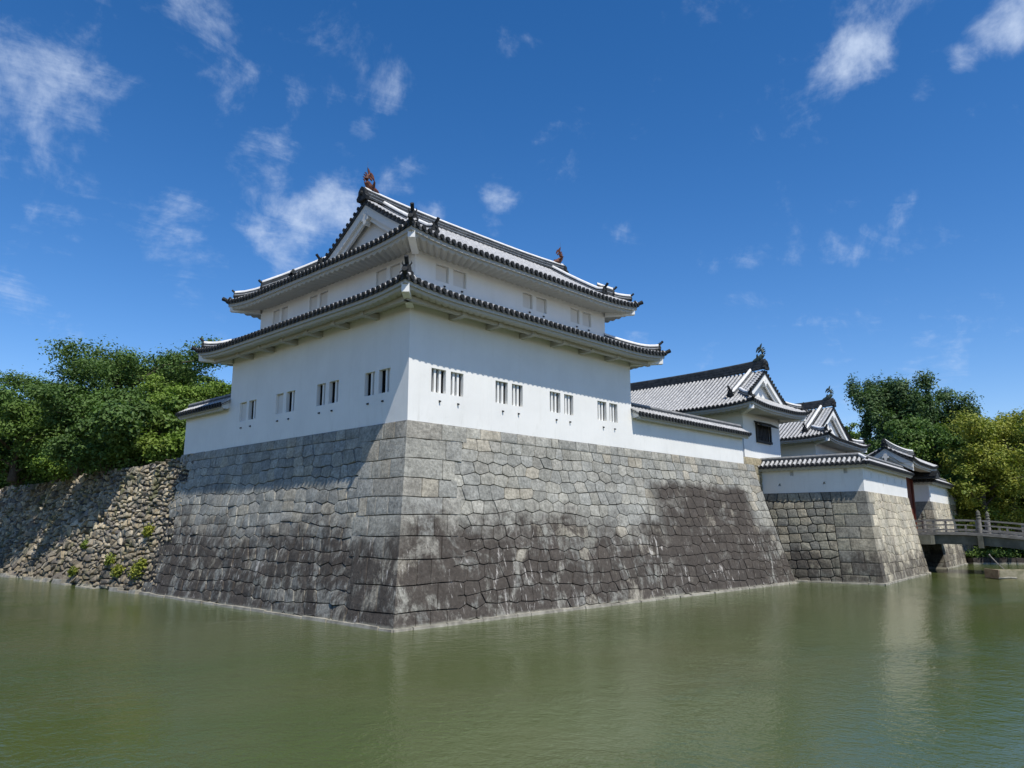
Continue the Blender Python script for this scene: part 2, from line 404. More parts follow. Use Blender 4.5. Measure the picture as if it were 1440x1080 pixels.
def emit(stones, parent, mat, name='stone', limit=300, camp=CAM):
    """stones: list of (poly, M, tint, kwargs); the ones that show largest become parts, the rest one joined part"""
    sc = []
    for st in stones:
        poly, M = st[0], st[1]
        if len(poly) < 3: continue
        us = [p[0] for p in poly]; vs = [p[1] for p in poly]
        if max(us) - min(us) < 0.1 or max(vs) - min(vs) < 0.08: continue
        a = Vector(M(min(us), min(vs), 0)); c = Vector(M(max(us), max(vs), 0))
        q = (a + c) / 2; e1 = Vector(M(max(us), min(vs), 0)) - a; e2 = Vector(M(min(us), max(vs), 0)) - a
        d = q - camp; area = abs(e1.cross(e2).dot(d.normalized())) / d.length ** 2
        if q.z < WATER - 0.1: area *= 0.02
        sc.append((area, st))
    sc.sort(key=lambda x: -x[0])
    rest = MB()
    for k, (a, st) in enumerate(sc):
        if k < limit:
            b = MB()
            if st[0] and (st[4](b) if len(st) > 4 else stone_mb(b, st[0], st[1], st[2], **st[3])): b.build(name, mat, parent)
        else:
            if len(st) > 4: st[4](rest)
            else: stone_mb(rest, st[0], st[1], st[2], **st[3])
    if rest.v: rest.build(name + 'work', mat, parent, kind='stuff')

H0 = 7.1                                     # stone height, down to below the water
def prof(v, H=6.69, e=1.12): return (max(v, 0) / H) ** e
# ---- the corner rampart under the tower
BB = 1.53
def MR(u, v, d):
    bt = BB * prof(v); xr = 25.7 + 1.25 * prof(v); xl = -bt
    k = max(0.0, 1 - u / 0.25) if u < 0.25 else 0.0
    return (xl + u / 25.7 * (xr - xl) - d * k, -bt - d, -v + 0.2 * d)
YE = 18.2
def ML(u, v, d):
    bt = BB * prof(v); yr = YE - 0.35 * prof(v); yl = -bt
    k = max(0.0, 1 - u / 0.25) if u < 0.25 else 0.0
    return (-bt - d, yl + u / YE * (yr - yl) - d * k, -v + 0.2 * d)
ramp = thing('stone_rampart', 'tall battered grey stone rampart under the white corner tower', 'castle wall', (0, 0, WATER))
stones = []
rows = [0, .62, 1.32, 1.98, 2.62, 3.22, 3.9, 4.62, 5.42, 6.2, H0]
def wob(k, u, s=0.0): return 0.0 if k == 0 else 0.035 * math.sin(u * 1.1 + k * 1.9 + s) * min(u, 1.5) / 1.5
for k in range(len(rows) - 1):
    v0, v1 = rows[k], rows[k + 1]
    sizes = {}
    for side in ('R', 'L'):
        M = MR if side == 'R' else ML; ph = 0 if side == 'R' else 2.0
        long_ = (k % 2 == 0) == (side == 'R')
        first = random.uniform(1.45, 1.75) if long_ else random.uniform(.62, .85)
        if k == 1 and side == 'R': first = 1.75
        v1 = rows[k + 1]
        cuts = [0, first]
        while cuts[-1] < 2.0: cuts.append(cuts[-1] + random.uniform(.5, .75))
        cuts[-1] = 2.76 if k == 0 else random.uniform(2.12, 2.75)
        if cuts[-1] - cuts[-2] < .3: cuts.pop(-2) if len(cuts) > 3 else None
        polys = []
        for i in range(len(cuts) - 1):
            a, c = cuts[i], cuts[i + 1]; j0, j1 = (0 if i == 0 else random.uniform(-.04, .04)), 0
            z = [(a, v0 + wob(k, a, ph)), ((a + c) / 2, v0 + wob(k, (a + c) / 2, ph)), (c, v0 + wob(k, c, ph)), (c + j1, v1 + wob(k + 1, c, ph)), ((a + c) / 2, v1 + wob(k + 1, (a + c) / 2, ph)), (a + 0, v1 + wob(k + 1, a, ph))]
            polys.append(z)
        sizes[side] = polys[0]
        for z in polys[1:]: stones.append((z, M, tint_pick(PAL_A), dict(bulge=.010, proud=.030, tilt=.006)))
    tt = tint_pick(PAL_A, .06); tt = tt if k % 3 else (.33, .315, .27)
    def cornerstone(b, pr=sizes['R'], pl=sizes['L'], tt=tt):
        kw = dict(keep_left=True, bulge=.010, proud=.030, tilt=0.0)
        return stone_mb(b, pr, MR, tt, **kw) and stone_mb(b, [(p[0], p[1]) for p in reversed(pl)], ML, tt, **kw)
    stones.append((sizes['R'], MR, tt, {}, cornerstone))
def course(u0, u1, v0, v1, wmin, wmax, M, pal, kw):
    out = []; u = u0; k = 0
    while u < u1 - .05:
        c = min(u + random.uniform(wmin, wmax), u1)
        if u1 - c < wmin * .5: c = u1
        out.append(([(u, v0), (c, v0), (c, v1), (u, v1)], M, tint_pick(pal), kw)); u = c
    return out
for M, U1, seed in ((MR, 25.7, 1), (ML, YE, 2)):
    random.seed(40 + seed)
    stones += course(2.76, U1, 0, .40, .45, 1.15, M, PAL_A, dict(bulge=.018, proud=.01, cham=.02))
    sd = row_seeds(2.0, U1, .40, H0, .44, .36, .98, 0.10)
    for c in voronoi(sd, (2.0, U1, .40, H0), 1.75):
        if M is ML and sum(p[0] for p in c) / len(c) > U1 - 1.5 * random.random(): continue
        rough_ = M is ML
        stones.append((c, M, tint_pick(PAL_A, .15), dict(bulge=random.uniform(.002, .009) if not rough_ else random.uniform(.004, .014), proud=random.uniform(0, .013 if not rough_ else .022), tilt=.02 if not rough_ else .035, cham=.022)))
emit(stones, ramp, 'ashlar')
b = MB(); nv = 10
for M, U1 in ((MR, 25.7), (ML, YE)):
    for i in range(nv):
        v0, v1 = H0 * i / nv, H0 * (i + 1) / nv
        q = [M(0, v0, -.045), M(U1, v0, -.045), M(U1, v1, -.045), M(0, v1, -.045)]; b.face(q)
b.face([MR(25.7, 0, -.045), (25.7, 3, 0), (25.7, 3, -H0), MR(25.7, H0, -.045)])
b.face([(0, 0, -.03), (25.7, 0, -.03), (25.7, .9, -.03), (.9, .9, -.03)]); b.face([(0, 0, -.03), (.9, .9, -.03), (.9, YE, -.03), (0, YE, -.03)])
b.build('core', 'core', ramp)
# end return of the rampart beside the gate bastion
def ME(u, v, d): bt = 1.25 * prof(v); return (25.7 + bt + d, -BB * prof(v) + u * (1 + BB * prof(v) / 6) - 0.0, -v)
st2 = []
for c in voronoi(row_seeds(0, 6, 0, H0, .5, .5, .9), (0, 6, 0, H0), 1.75): st2.append((c, ME, tint_pick(PAL_A), dict(proud=.01)))
rb = MB()
for s_ in st2: stone_mb(rb, s_[0], s_[1], s_[2], **s_[3])
rb.build('end_stonework', 'ashlar', ramp, smooth=True, kind='stuff')
# low footing stones along the water line
def footing(parent, M, U0, U1, mat='footing_stone', out=.12, vw=6.60, rag=.05):
    u = U0
    while u < U1:
        w = random.uniform(.6, 1.6); c = min(u + w, U1); b = MB(); o1 = out * random.uniform(.7, 1.2); hh = vw + random.uniform(-rag, rag) * .5
        q = [(u + .012, hh), (c - .012, hh + random.uniform(-.015, .015)), (c - .012, 7.2), (u + .012, 7.2)]
        A = [M(p[0], p[1], 0.0) for p in q]; Bq = [M(p[0], p[1] + (.03 if k_ < 2 else 0), o1) for k_, p in enumerate(q)]
        b.add(A + Bq, [(4, 5, 6, 7), (0, 1, 5, 4), (1, 2, 6, 5), (3, 0, 4, 7)]); b.build('footing_stone', mat, parent); u = c
footing(ramp, MR, -.05, 25.7); footing(ramp, ML, -.05, YE)

# ---- the rough rubble rampart further left
def MRU(u, v, d):
    y = YE + u - 0.35 * prof(v); bt = (1.53 + u * .043) * prof(v); top = -.05 - .012 * u - .1 * math.sin(u * .35)
    return (-bt - d, y, top - v * (6.69 + .45 + top) / 7.1 + .15 * d)
rub = thing('rubble_rampart', 'rough brown rubble rampart at the far left, with weeds and tree shadows', 'castle wall', (0, YE + 3, WATER))
random.seed(5); seeds = []
UL = 46.0
for k in range(2300):
    u = UL * random.random() ** 1.3; v = random.uniform(0, 7.1)
    seeds.append((u, v))
def relax(seeds, k=5):
    P = np.array(seeds)
    for _ in range(k):
        for i in range(len(P)):
            d = P[i] - P; r = np.sqrt((d ** 2).sum(1)); r[i] = 9; near = r < 0.29
            if near.any(): P[i] += (d[near] / r[near][:, None] * (0.29 - r[near])[:, None]).sum(0) * 0.35
    P[:, 0] = P[:, 0].clip(.05, UL - .05); P[:, 1] = P[:, 1].clip(.08, 7.05); return P.tolist()
seeds = relax(seeds)
sts = []
for c in voronoi(seeds, (0, UL, 0, 7.1), 1.25):
    sts.append(([(p[0] - 1.7, p[1]) for p in c], MRU, tint_pick(PAL_R, .22), dict(gap=.018, proud=random.uniform(-.04, .06), bulge=random.uniform(.01, .04), tilt=.24, cham=.03, depth=.2, edge=.04)))
emit(sts, rub, 'rubble')
b = MB()
for j in range(46):
    for i in range(8):
        b.face([MRU(j, 7.1 * i / 8, -.14), MRU(j + 1, 7.1 * i / 8, -.14), MRU(j + 1, 7.1 * (i + 1) / 8, -.14), MRU(j, 7.1 * (i + 1) / 8, -.14)])
    b.face([MRU(j, 0, -.14), MRU(j + 1, 0, -.14), (1.2, YE + j + 1, -.3 - .012 * j), (1.2, YE + j, -.3 - .012 * j)])
b.build('core', 'core', rub)
footing(rub, lambda u, v, d: MRU(u, v + .03, d), 0, UL, out=.3, vw=6.55, rag=.4)

# ---- the gate bastion and pier (frame TG)
def block(name, label, x0, x1, z1, bat, mat, pal_l, pal_f, loc, depth_y=6.2, rh=.5, leftface=True, seed=1, wl=(.5, 1.0), HB=5.6, right_ext=0.7):
    th = thing(name, label, 'castle wall', TG(*loc)); random.seed(seed)
    Hh = -z1 + 7.1
    def pf(v): return (v / (-WATER + z1)) ** 1.1
    def MF(u, v, d):
        bt = bat * pf(v); xl = x0 - bt; xr = x1 + right_ext * pf(v); k = 1 - u / .25 if u < .25 else 0
        return TG(xl + u / (x1 - x0) * (xr - xl) - d * k, -bt - d, z1 - v + .15 * d)
    def MS(u, v, d):
        bt = bat * pf(v); k = 1 - u / .25 if u < .25 else 0
        return TG(x0 - bt - d, -bt + u / depth_y * (depth_y + bt) - d * k, z1 - v + .15 * d)
    sts = []; n = round(Hh / (rh * 1.25)); hs = [Hh * k / n for k in range(n + 1)]
    for k in range(n):
        v0, v1 = hs[k], hs[k + 1]; sz = {}
        for side, M in (('F', MF), ('S', MS)):
            first = random.uniform(1.15, 1.35) if (k % 2 == 0) == (side == 'S') else random.uniform(.55, .7)
            cuts = [0, first, 1.9] if first < 1.3 or True else [0, 1.9]
            for i in range(len(cuts) - 1):
                a, c = cuts[i], cuts[i + 1]
                z = [(a, v0), (c, v0), (c, v1), (a, v1)]
                if i == 0: sz[side] = z
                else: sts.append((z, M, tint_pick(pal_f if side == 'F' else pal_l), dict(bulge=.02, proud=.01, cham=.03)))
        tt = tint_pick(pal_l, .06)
        def cs(b, pr=sz['F'], pl=sz['S'], tt=tt):
            kw = dict(keep_left=True, bulge=.012, proud=.02, tilt=0.0)
            return stone_mb(b, pr, MF, tt, **kw) and stone_mb(b, list(reversed(pl)), MS, tt, **kw)
        sts.append((sz['F'], MF, tt, {}, cs))
    L = x1 - x0
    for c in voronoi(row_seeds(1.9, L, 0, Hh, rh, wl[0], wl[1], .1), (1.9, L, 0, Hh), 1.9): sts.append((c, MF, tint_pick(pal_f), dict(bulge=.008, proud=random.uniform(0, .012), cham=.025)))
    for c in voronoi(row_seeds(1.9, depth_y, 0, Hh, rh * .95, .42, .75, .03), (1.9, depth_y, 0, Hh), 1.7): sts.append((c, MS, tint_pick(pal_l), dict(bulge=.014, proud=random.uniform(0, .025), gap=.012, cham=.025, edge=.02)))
    emit(sts, th, mat)
    b = MB()
    for i in range(6):
        v0, v1 = Hh * i / 6, Hh * (i + 1) / 6
        for M, U in ((MF, L), (MS, depth_y)): b.face([M(0, v0, -.045), M(U, v0, -.045), M(U, v1, -.045), M(0, v1, -.045)])
        b.face([MF(L, v0, -.02), tuple(Vector(MF(L, v0, -.02)) + Vector(TG(0, 5, 0)) - Vector(TG(0, 0, 0))), tuple(Vector(MF(L, v1, -.02)) + Vector(TG(0, 5, 0)) - Vector(TG(0, 0, 0))), MF(L, v1, -.02)])
    b.face([TG(x0, 0, z1 - .02), TG(x1, 0, z1 - .02), TG(x1, 2, z1 - .02), TG(x0, 2, z1 - .02)]); b.face([TG(x0, 2, z1 - .02), TG(x0 + 2, 2, z1 - .02), TG(x0 + 2, depth_y, z1 - .02), TG(x0, depth_y, z1 - .02)])
    b.build('core', 'core', th)
    MFv = lambda u, v, d: MF(u, v + z1, d); MSv = lambda u, v, d: MS(u, v + z1, d)
    footing(th, MFv, -.03, L, out=.10); footing(th, MSv, -.03, depth_y, out=.08)
    return th
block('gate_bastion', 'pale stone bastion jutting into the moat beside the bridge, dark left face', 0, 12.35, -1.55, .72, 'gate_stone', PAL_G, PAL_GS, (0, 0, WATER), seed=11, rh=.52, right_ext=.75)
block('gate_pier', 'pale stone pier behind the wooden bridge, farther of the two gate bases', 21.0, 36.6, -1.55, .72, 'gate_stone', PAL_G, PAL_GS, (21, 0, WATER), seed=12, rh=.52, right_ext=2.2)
# dark stone retaining wall below the gate, between the two
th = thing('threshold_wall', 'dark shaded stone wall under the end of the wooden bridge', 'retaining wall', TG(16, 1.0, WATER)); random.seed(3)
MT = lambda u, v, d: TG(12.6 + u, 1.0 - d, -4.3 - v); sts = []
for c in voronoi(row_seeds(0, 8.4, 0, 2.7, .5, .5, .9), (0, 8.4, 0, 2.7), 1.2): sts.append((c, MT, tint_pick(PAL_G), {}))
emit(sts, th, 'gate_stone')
b = MB(); b.box((12.4, 1.1, -7.2), (21.2, 3.2, -4.32), 0, TG); b.build('core', 'core', th)
b = MB(); b.box((12.5, -1.1, -4.72), (21.4, 1.3, -4.12), 0, TG); b.build('shade_slab', 'bridge_beam', th)  # added slab, hidden behind the side beam, to shade the pier's left face

# ================================================================ buildings
def V2(p): return Vector((p[0], p[1]))
def wall_panel(b, O, ud, W_, z0, z1, holes, T, n=None, depth=.16):
    """plastered wall in the plane through O along ud (2D), outward normal = ud turned -90 deg; holes: (u0,u1,z0,z1[,kind])"""
    ud = V2(ud).normalized(); nd = Vector((ud.y, -ud.x))
    def P(u, z, d=0.0): q = V2(O) + ud * u + nd * d; return T(q.x, q.y, z)
    us = sorted({0.0, W_} | {round(h[0], 4) for h in holes} | {round(h[1], 4) for h in holes})
    zs = sorted({z0, z1} | {round(h[2], 4) for h in holes} | {round(h[3], 4) for h in holes})
    for i in range(len(us) - 1):
        for j in range(len(zs) - 1):
            a, c, e, f = us[i], us[i + 1], zs[j], zs[j + 1]; m = ((a + c) / 2, (e + f) / 2)
            hit = [h for h in holes if h[0] < m[0] < h[1] and h[2] < m[1] < h[3]]
            if not hit: b.face([P(a, e), P(c, e), P(c, f), P(a, f)])
    for h in holes:
        a, c, e, f = h[:4]; kind = h[4] if len(h) > 4 else 'rect'; dp = h[5] if len(h) > 5 else depth
        if kind == 'rect':
            ring = [(a, e), (c, e), (c, f), (a, f)]
        else:
            mx = (a + c) / 2; k = (c - a) * .12; ring = [(a + k, e + k), (c - k, e + k), (mx, f - k)]
            b.face([P(a, e), P(c, e), P(*ring[1]), P(*ring[0])]); b.face([P(c, e), P(c, f), P(*ring[2]), P(*ring[1])])
            b.face([P(a, f), P(a, e), P(*ring[0]), P(*ring[2])]); b.face([P(c, f), P(a, f), P(*ring[2])])
        for i in range(len(ring)):
            p, q = ring[i], ring[(i + 1) % len(ring)]
            b.face([P(p[0], p[1]), P(q[0], q[1]), P(q[0], q[1], -dp), P(p[0], p[1], -dp)])
    return P
def window_set(P, parent, holes, dp, closed, bars=(.35, .69)):
    """each opening: dark recess with two plastered bars, or a closed white shutter"""
    for k, h in enumerate(holes):
        a, c, e, f = h[:4]; b = MB()
        if closed[k]:
            b.face([P(a, e, -dp), P(c, e, -dp), P(c, f, -dp), P(a, f, -dp)]); w = b.build('window', 'plaster_old', parent)
            s = MB(); g = .05; t1 = -dp + .05; t0 = -dp + .004
            q = [(a + .01, e + .01), (c - g - .03, e + .01), (c - g - .03, f - g), (a + .01, f - g)]
            s.add([P(u, z, t0) for u, z in q] + [P(u, z, t1) for u, z in q], [(4, 5, 6, 7), (0, 1, 5, 4), (1, 2, 6, 5), (2, 3, 7, 6), (3, 0, 4, 7)]); s.build('shutter', 'shutter', w)
        else:
            b.face([P(a, e, -.45), P(c, e, -.45), P(c, f, -.45), P(a, f, -.45)])
            for p, q in (((a, e), (c, e)), ((c, e), (c, f)), ((c, f), (a, f)), ((a, f), (a, e))): b.face([P(*p, -dp), P(*q, -dp), P(*q, -.45), P(*p, -.45)])
            w = b.build('window', 'interior', parent)
            wd = (c - a)
            for x in (a + wd * bars[0], a + wd * bars[1]):
                s = MB(); bw = .10; dpt = dp * .55
                s.add([P(u, z, d) for d in (-dpt - .11, -dpt) for u, z in ((x - bw / 2, e + .002), (x + bw / 2, e + .002), (x + bw / 2, f - .002), (x - bw / 2, f - .002))],
                      [(4, 5, 6, 7), (0, 1, 5, 4), (1, 2, 6, 5), (2, 3, 7, 6), (3, 0, 4, 7)]); s.build('bar', 'plaster', w)
def drain(P, parent, u, z, n_=None):
    b = MB(); s = .035
    b.add([P(u - s, z - s, .003), P(u + s, z - s, .003), P(u + s, z + s, .003), P(u - s, z + s, .003), P(u - s * .8, z - s, .07), P(u + s * .8, z - s, .07), P(u + s * .8, z + s * .4, .07), P(u - s * .8, z + s * .4, .07)],
          [(4, 5, 6, 7), (0, 1, 5, 4), (1, 2, 6, 5), (2, 3, 7, 6), (3, 0, 4, 7)]); b.build('drain_spout', 'tile_dark', parent)

TILE = .285
class Side:
    """one roof plane: eave from e0 to e1 (roof rises to the LEFT of that direction)"""
    def __init__(s, T, e0, e1, run, ze, slope, lift=.18, conc=.12, tmax=None, liftlen=3.0, l0=True, l1=True):
        s.T = T; s.e0, s.e1 = V2(e0), V2(e1); s.L = (s.e1 - s.e0).length; s.a = (s.e1 - s.e0).normalized(); s.n = Vector((-s.a.y, s.a.x))
        s.run, s.ze, s.slope, s.lift, s.conc, s.ll, s.l0, s.l1 = run, ze, slope, lift, conc, liftlen, l0, l1
        s.tmax = tmax or (lambda q: min(run, q, s.L - q))
    def lf(s, q):
        r = 0
        if s.l0: r += max(0, 1 - max(q, 0) / s.ll) ** 2.2
        if s.l1: r += max(0, 1 - max(s.L - q, 0) / s.ll) ** 2.2
        return s.lift * r
    def z(s, q, t): return s.ze + s.slope * ((1 - s.conc) * t + s.conc * t * t / max(s.run, .1)) + s.lf(q) * max(0, 1 - max(t, 0) / max(s.run, 1.5))
    def xyz(s, q, t, dz=0.0, ds=0.0):
        p = s.e0 + s.a * q + s.n * t; return s.T(p.x, p.y, s.z(q, t) + dz)
    def surface(s, parent, name='roof_plane'):
        b = MB(); n = max(2, round(s.L / TILE)); nt = 6
        for i in range(n):
            q0, q1 = s.L * i / n, s.L * (i + 1) / n; m0, m1 = max(0, s.tmax(q0)), max(0, s.tmax(q1))
            for j in range(nt):
                a0, a1, c0, c1 = m0 * j / nt, m0 * (j + 1) / nt, m1 * j / nt, m1 * (j + 1) / nt
                b.face([s.xyz(q0, a0), s.xyz(q1, c0), s.xyz(q1, c1), s.xyz(q0, a1)])
                b.face([s.xyz(q0, a1, -.09), s.xyz(q1, c1, -.09), s.xyz(q1, c0, -.09), s.xyz(q0, a0, -.09)])
            b.face([s.xyz(q0, 0), s.xyz(q0, 0, -.10), s.xyz(q1, 0, -.10), s.xyz(q1, 0)])
            # hanging lip of the flat eave tile between two round rows
            qm = (q0 + q1) / 2
            lip = [s.xyz(q0 + .04, -.012, .005), s.xyz(q0 + .04, -.012, -.09), s.xyz(qm, -.012, -.135), s.xyz(q1 - .04, -.012, -.09), s.xyz(q1 - .04, -.012, .005)]
            b.face(lip)
        return b.build(name, 'tile_dark', parent)
    def rows(s, parent, stuff=False, r=.086, q_from=None, q_to=None):
        n = max(2, round(s.L / TILE)); rest = MB()
        for i in range(n + 1):
            q = s.L * i / n
            tm = s.tmax(q) - .02
            if i in (0, n): tm = max(tm, .22)
            if tm < .12: tm = .12
            if i in (0, n) : q = min(max(q, .04), s.L - .04)
            b = rest if stuff else MB()
            nt = max(1, int(round(tm / .33))); pts = []
            for j in range(nt):
                t0, t1 = tm * j / nt, tm * (j + 1) / nt; pts += [(t0, r * 1.06), (t1, r * .93)]
            K = 5; V = []; up = 0.0
            for (tt, rr) in pts:
                for k in range(K + 1):
                    an = math.pi * k / K; base = s.xyz(q, tt)
                    p = s.e0 + s.a * (q + rr * math.cos(an)) + s.n * tt
                    V.append(s.T(p.x, p.y, s.z(q, tt) + rr * math.sin(an) * 1.15 + .012))
            F = [(j * (K + 1) + k, (j + 1) * (K + 1) + k, (j + 1) * (K + 1) + k + 1, j * (K + 1) + k + 1) for j in range(len(pts) - 1) for k in range(K)]
            mi = []
            for j in range(len(pts) - 1): mi += [0] * K
            b.add(V, F, mi)
            # round end tile
            c = .084; V = []; ka = 10
            for d in (-.07, .03):
                for k in range(ka):
                    an = 2 * math.pi * k / ka; p = s.e0 + s.a * (q + c * math.cos(an)) + s.n * d
                    V.append(s.T(p.x, p.y, s.z(q, 0) + .012 + c * math.sin(an)))
            b.add(V, [tuple(range(ka))] + [(k, ka + k, ka + (k + 1) % ka, (k + 1) % ka) for k in range(ka)], 1)
            if not stuff: b.build('tile_row', ['tile_row', 'tile_cap'], parent, smooth=False)
        if stuff: rest.build('tile_rows', ['tile_row', 'tile_cap'], parent, kind='stuff')
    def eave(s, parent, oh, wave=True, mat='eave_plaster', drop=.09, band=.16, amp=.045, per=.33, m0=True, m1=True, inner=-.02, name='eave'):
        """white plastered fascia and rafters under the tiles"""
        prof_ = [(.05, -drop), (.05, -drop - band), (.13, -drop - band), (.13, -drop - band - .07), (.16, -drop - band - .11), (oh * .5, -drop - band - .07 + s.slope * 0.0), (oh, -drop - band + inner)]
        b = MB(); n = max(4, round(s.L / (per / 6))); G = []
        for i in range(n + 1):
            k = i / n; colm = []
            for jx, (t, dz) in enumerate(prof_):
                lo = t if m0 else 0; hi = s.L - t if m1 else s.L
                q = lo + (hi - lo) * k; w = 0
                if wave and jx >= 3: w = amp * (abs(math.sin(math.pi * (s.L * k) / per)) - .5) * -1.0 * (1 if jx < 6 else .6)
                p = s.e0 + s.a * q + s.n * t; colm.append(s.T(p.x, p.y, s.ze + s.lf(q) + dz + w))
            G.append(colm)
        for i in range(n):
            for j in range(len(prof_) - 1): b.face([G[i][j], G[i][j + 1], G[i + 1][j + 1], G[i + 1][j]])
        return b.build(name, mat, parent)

def sweep(parent, pts, prof_, name, mats, mi, caps=True, build=True, b=None, thin=None):
    """profile [(side, up)] closed polygon swept along pts (kept upright)"""
    b = b or MB(); R = []
    for i, p in enumerate(pts):
        p = Vector(p); d = Vector(pts[min(i + 1, len(pts) - 1)]) - Vector(pts[max(i - 1, 0)]); d.z = 0; d.normalize(); sd = Vector((-d.y, d.x, 0))
        R.append([p + sd * a + Vector((0, 0, z)) for a, z in prof_])
    n = len(prof_)
    for i in range(len(R) - 1):
        for k in range(n): b.add([R[i][k], R[i][(k + 1) % n], R[i + 1][(k + 1) % n], R[i + 1][k]], [(0, 1, 2, 3)], mi[k])
    if caps: b.add(R[0], [tuple(range(n))], 0); b.add(R[-1], [tuple(range(n - 1, -1, -1))], 0)
    return b.build(name, mats, parent) if build else b
def ridge_profile(w, h, layers=2, wl=.03):
    """right side up to the round cap, then mirrored; thin white plaster lines between dark tile courses"""
    R = []; M = []
    z = 0
    for k in range(layers):
        hh = h / layers; R += [(w, z), (w, z + hh - wl), (w * .93, z + hh - wl), (w * .93, z + hh)]; M += [0, 0, 1, 0]; z += hh
    r = min(w * .8, .11)
    cap = [(r * math.cos(a), h + r * 1.1 * math.sin(a)) for a in [math.pi * k / 6 for k in range(7)]]
    prof_ = R + cap + [(-x, y) for x, y in reversed(R)]
    mi = M[:-1] + [0] + [1] * 6 + [0] + [m for m in reversed(M[:-1])] + [0]
    # profile goes right side upward, cap, left side downward
    mi = mi[:len(prof_)] + [0] * (len(prof_) - len(mi))
    return prof_, mi
def ridge(parent, pts, w=.13, h=.22, layers=2, name='ridge', light='ridge_white'):
    p, mi = ridge_profile(w, h, layers); return sweep(parent, pts, p, name, ['tile_dark', light], mi)
def oni(parent, pos, dirv, s=1.0, horn=True, mat='tile_cap'):
    """ridge-end tile: shouldered plate, boss, and a round tile cocked up and forward above it"""
    d = Vector((dirv[0], dirv[1], 0)).normalized(); sd = Vector((-d.y, d.x, 0)); p0 = Vector(pos); b = MB()
    out = [(-.22, -.05), (-.25, .05), (-.17, .14), (-.16, .26), (-.07, .36), (0, .40), (.07, .36), (.16, .26), (.17, .14), (.25, .05), (.22, -.05)]
    A = [p0 + sd * x * s + Vector((0, 0, z * s)) + d * .07 * s for x, z in out]; B = [p0 + sd * x * s + Vector((0, 0, z * s)) - d * .05 * s for x, z in out]; n = len(out)
    b.add(A + B, [tuple(range(n)), tuple(range(2 * n - 1, n - 1, -1))] + [(i, n + i, n + (i + 1) % n, (i + 1) % n) for i in range(n)])
    b.tube([p0 + d * .06 * s + Vector((0, 0, .18 * s)), p0 + d * .13 * s + Vector((0, 0, .18 * s))], [.09 * s, .05 * s], 8)
    if horn:
        b.tube([p0 - d * .08 * s + Vector((0, 0, .36 * s)), p0 + d * .10 * s + Vector((0, 0, .45 * s)), p0 + d * .25 * s + Vector((0, 0, .60 * s))], [.07 * s, .075 * s, .08 * s], 8)
        for k in (-1, 1): b.tube([p0 + sd * k * .10 * s + Vector((0, 0, .30 * s)), p0 + sd * k * .17 * s + Vector((0, 0, .42 * s)), p0 + sd * k * .14 * s + Vector((0, 0, .52 * s))], [.035 * s, .03 * s, .008 * s], 5)
    return b.build('ridge_end_tile', mat, parent)
def shachi(parent, pos, inward, s=1.0, mat='bronze_red', lab=None, rod=True):
    """tiger-fish finial: head biting the ridge end, body curling up, tail flukes fanned at the top"""
    d = Vector((inward[0], inward[1], 0)).normalized(); sd = Vector((-d.y, d.x, 0)); p0 = Vector(pos)
    def P(a, z, w=0): return p0 + d * a * s + Vector((0, 0, z * s)) + sd * w * s
    b = MB()
    path = [(.78, .03), (.62, .10), (.40, .16), (.18, .26), (.02, .44), (-.02, .64), (.05, .82), (.16, .94)]
    rad = [(.07, .05), (.15, .12), (.19, .17), (.19, .18), (.16, .15), (.12, .12), (.085, .09), (.05, .05)]
    b.tube([P(*q) for q in path], [(r[0] * s, r[1] * s) for r in rad], 10)
    def fin(pts, th=.03):
        A = [P(a, z, th) for a, z in pts]; B = [P(a, z, -th) for a, z in pts]; n = len(pts)
        b.add(A + B, [tuple(range(n)), tuple(range(2 * n - 1, n - 1, -1))] + [(i, n + i, n + (i + 1) % n, (i + 1) % n) for i in range(n)])
    fin([(.10, .86), (.05, 1.08), (.02, 1.26), (.13, 1.16), (.20, 1.02), (.24, .93)])
    fin([(.14, .90), (.24, 1.06), (.36, .98), (.44, .82), (.46, .66), (.36, .78), (.26, .84)])
    fin([(.10, .80), (.20, .84), (.34, .70), (.30, .62), (.18, .70)])
    for k in range(6):
        t_ = .12 + k * .13; a = .02 - .17 * math.sin(min(t_ * 2.4, 1.57)); z = .25 + k * .115
        a0 = [.02, -.08, -.15, -.16, -.12, -.06][k]; z0 = [.22, .36, .50, .64, .78, .90][k]
        fin([(a0 + .05, z0 - .05), (a0 - .09, z0 + .06), (a0 + .05, z0 + .07)], .02)
    for k in (-1, 1):
        q = [P(.42, .22, k * .14), P(.30, .40, k * .34), P(.18, .46, k * .40), P(.20, .26, k * .22)]; q2 = [v + Vector((0, 0, .03 * s)) for v in q]
        b.add(q + q2, [(0, 1, 2, 3), (7, 6, 5, 4), (0, 4, 5, 1), (1, 5, 6, 2), (2, 6, 7, 3), (3, 7, 4, 0)])
    o = b.build('fish_finial', mat, parent, smooth=False, label=lab)
    if rod:
        r = MB(); r.tube([P(.03, 1.18), P(.03, 1.62)], [.012 * s, .004 * s], 5); r.build('spike', 'spike_metal', o)
    return o
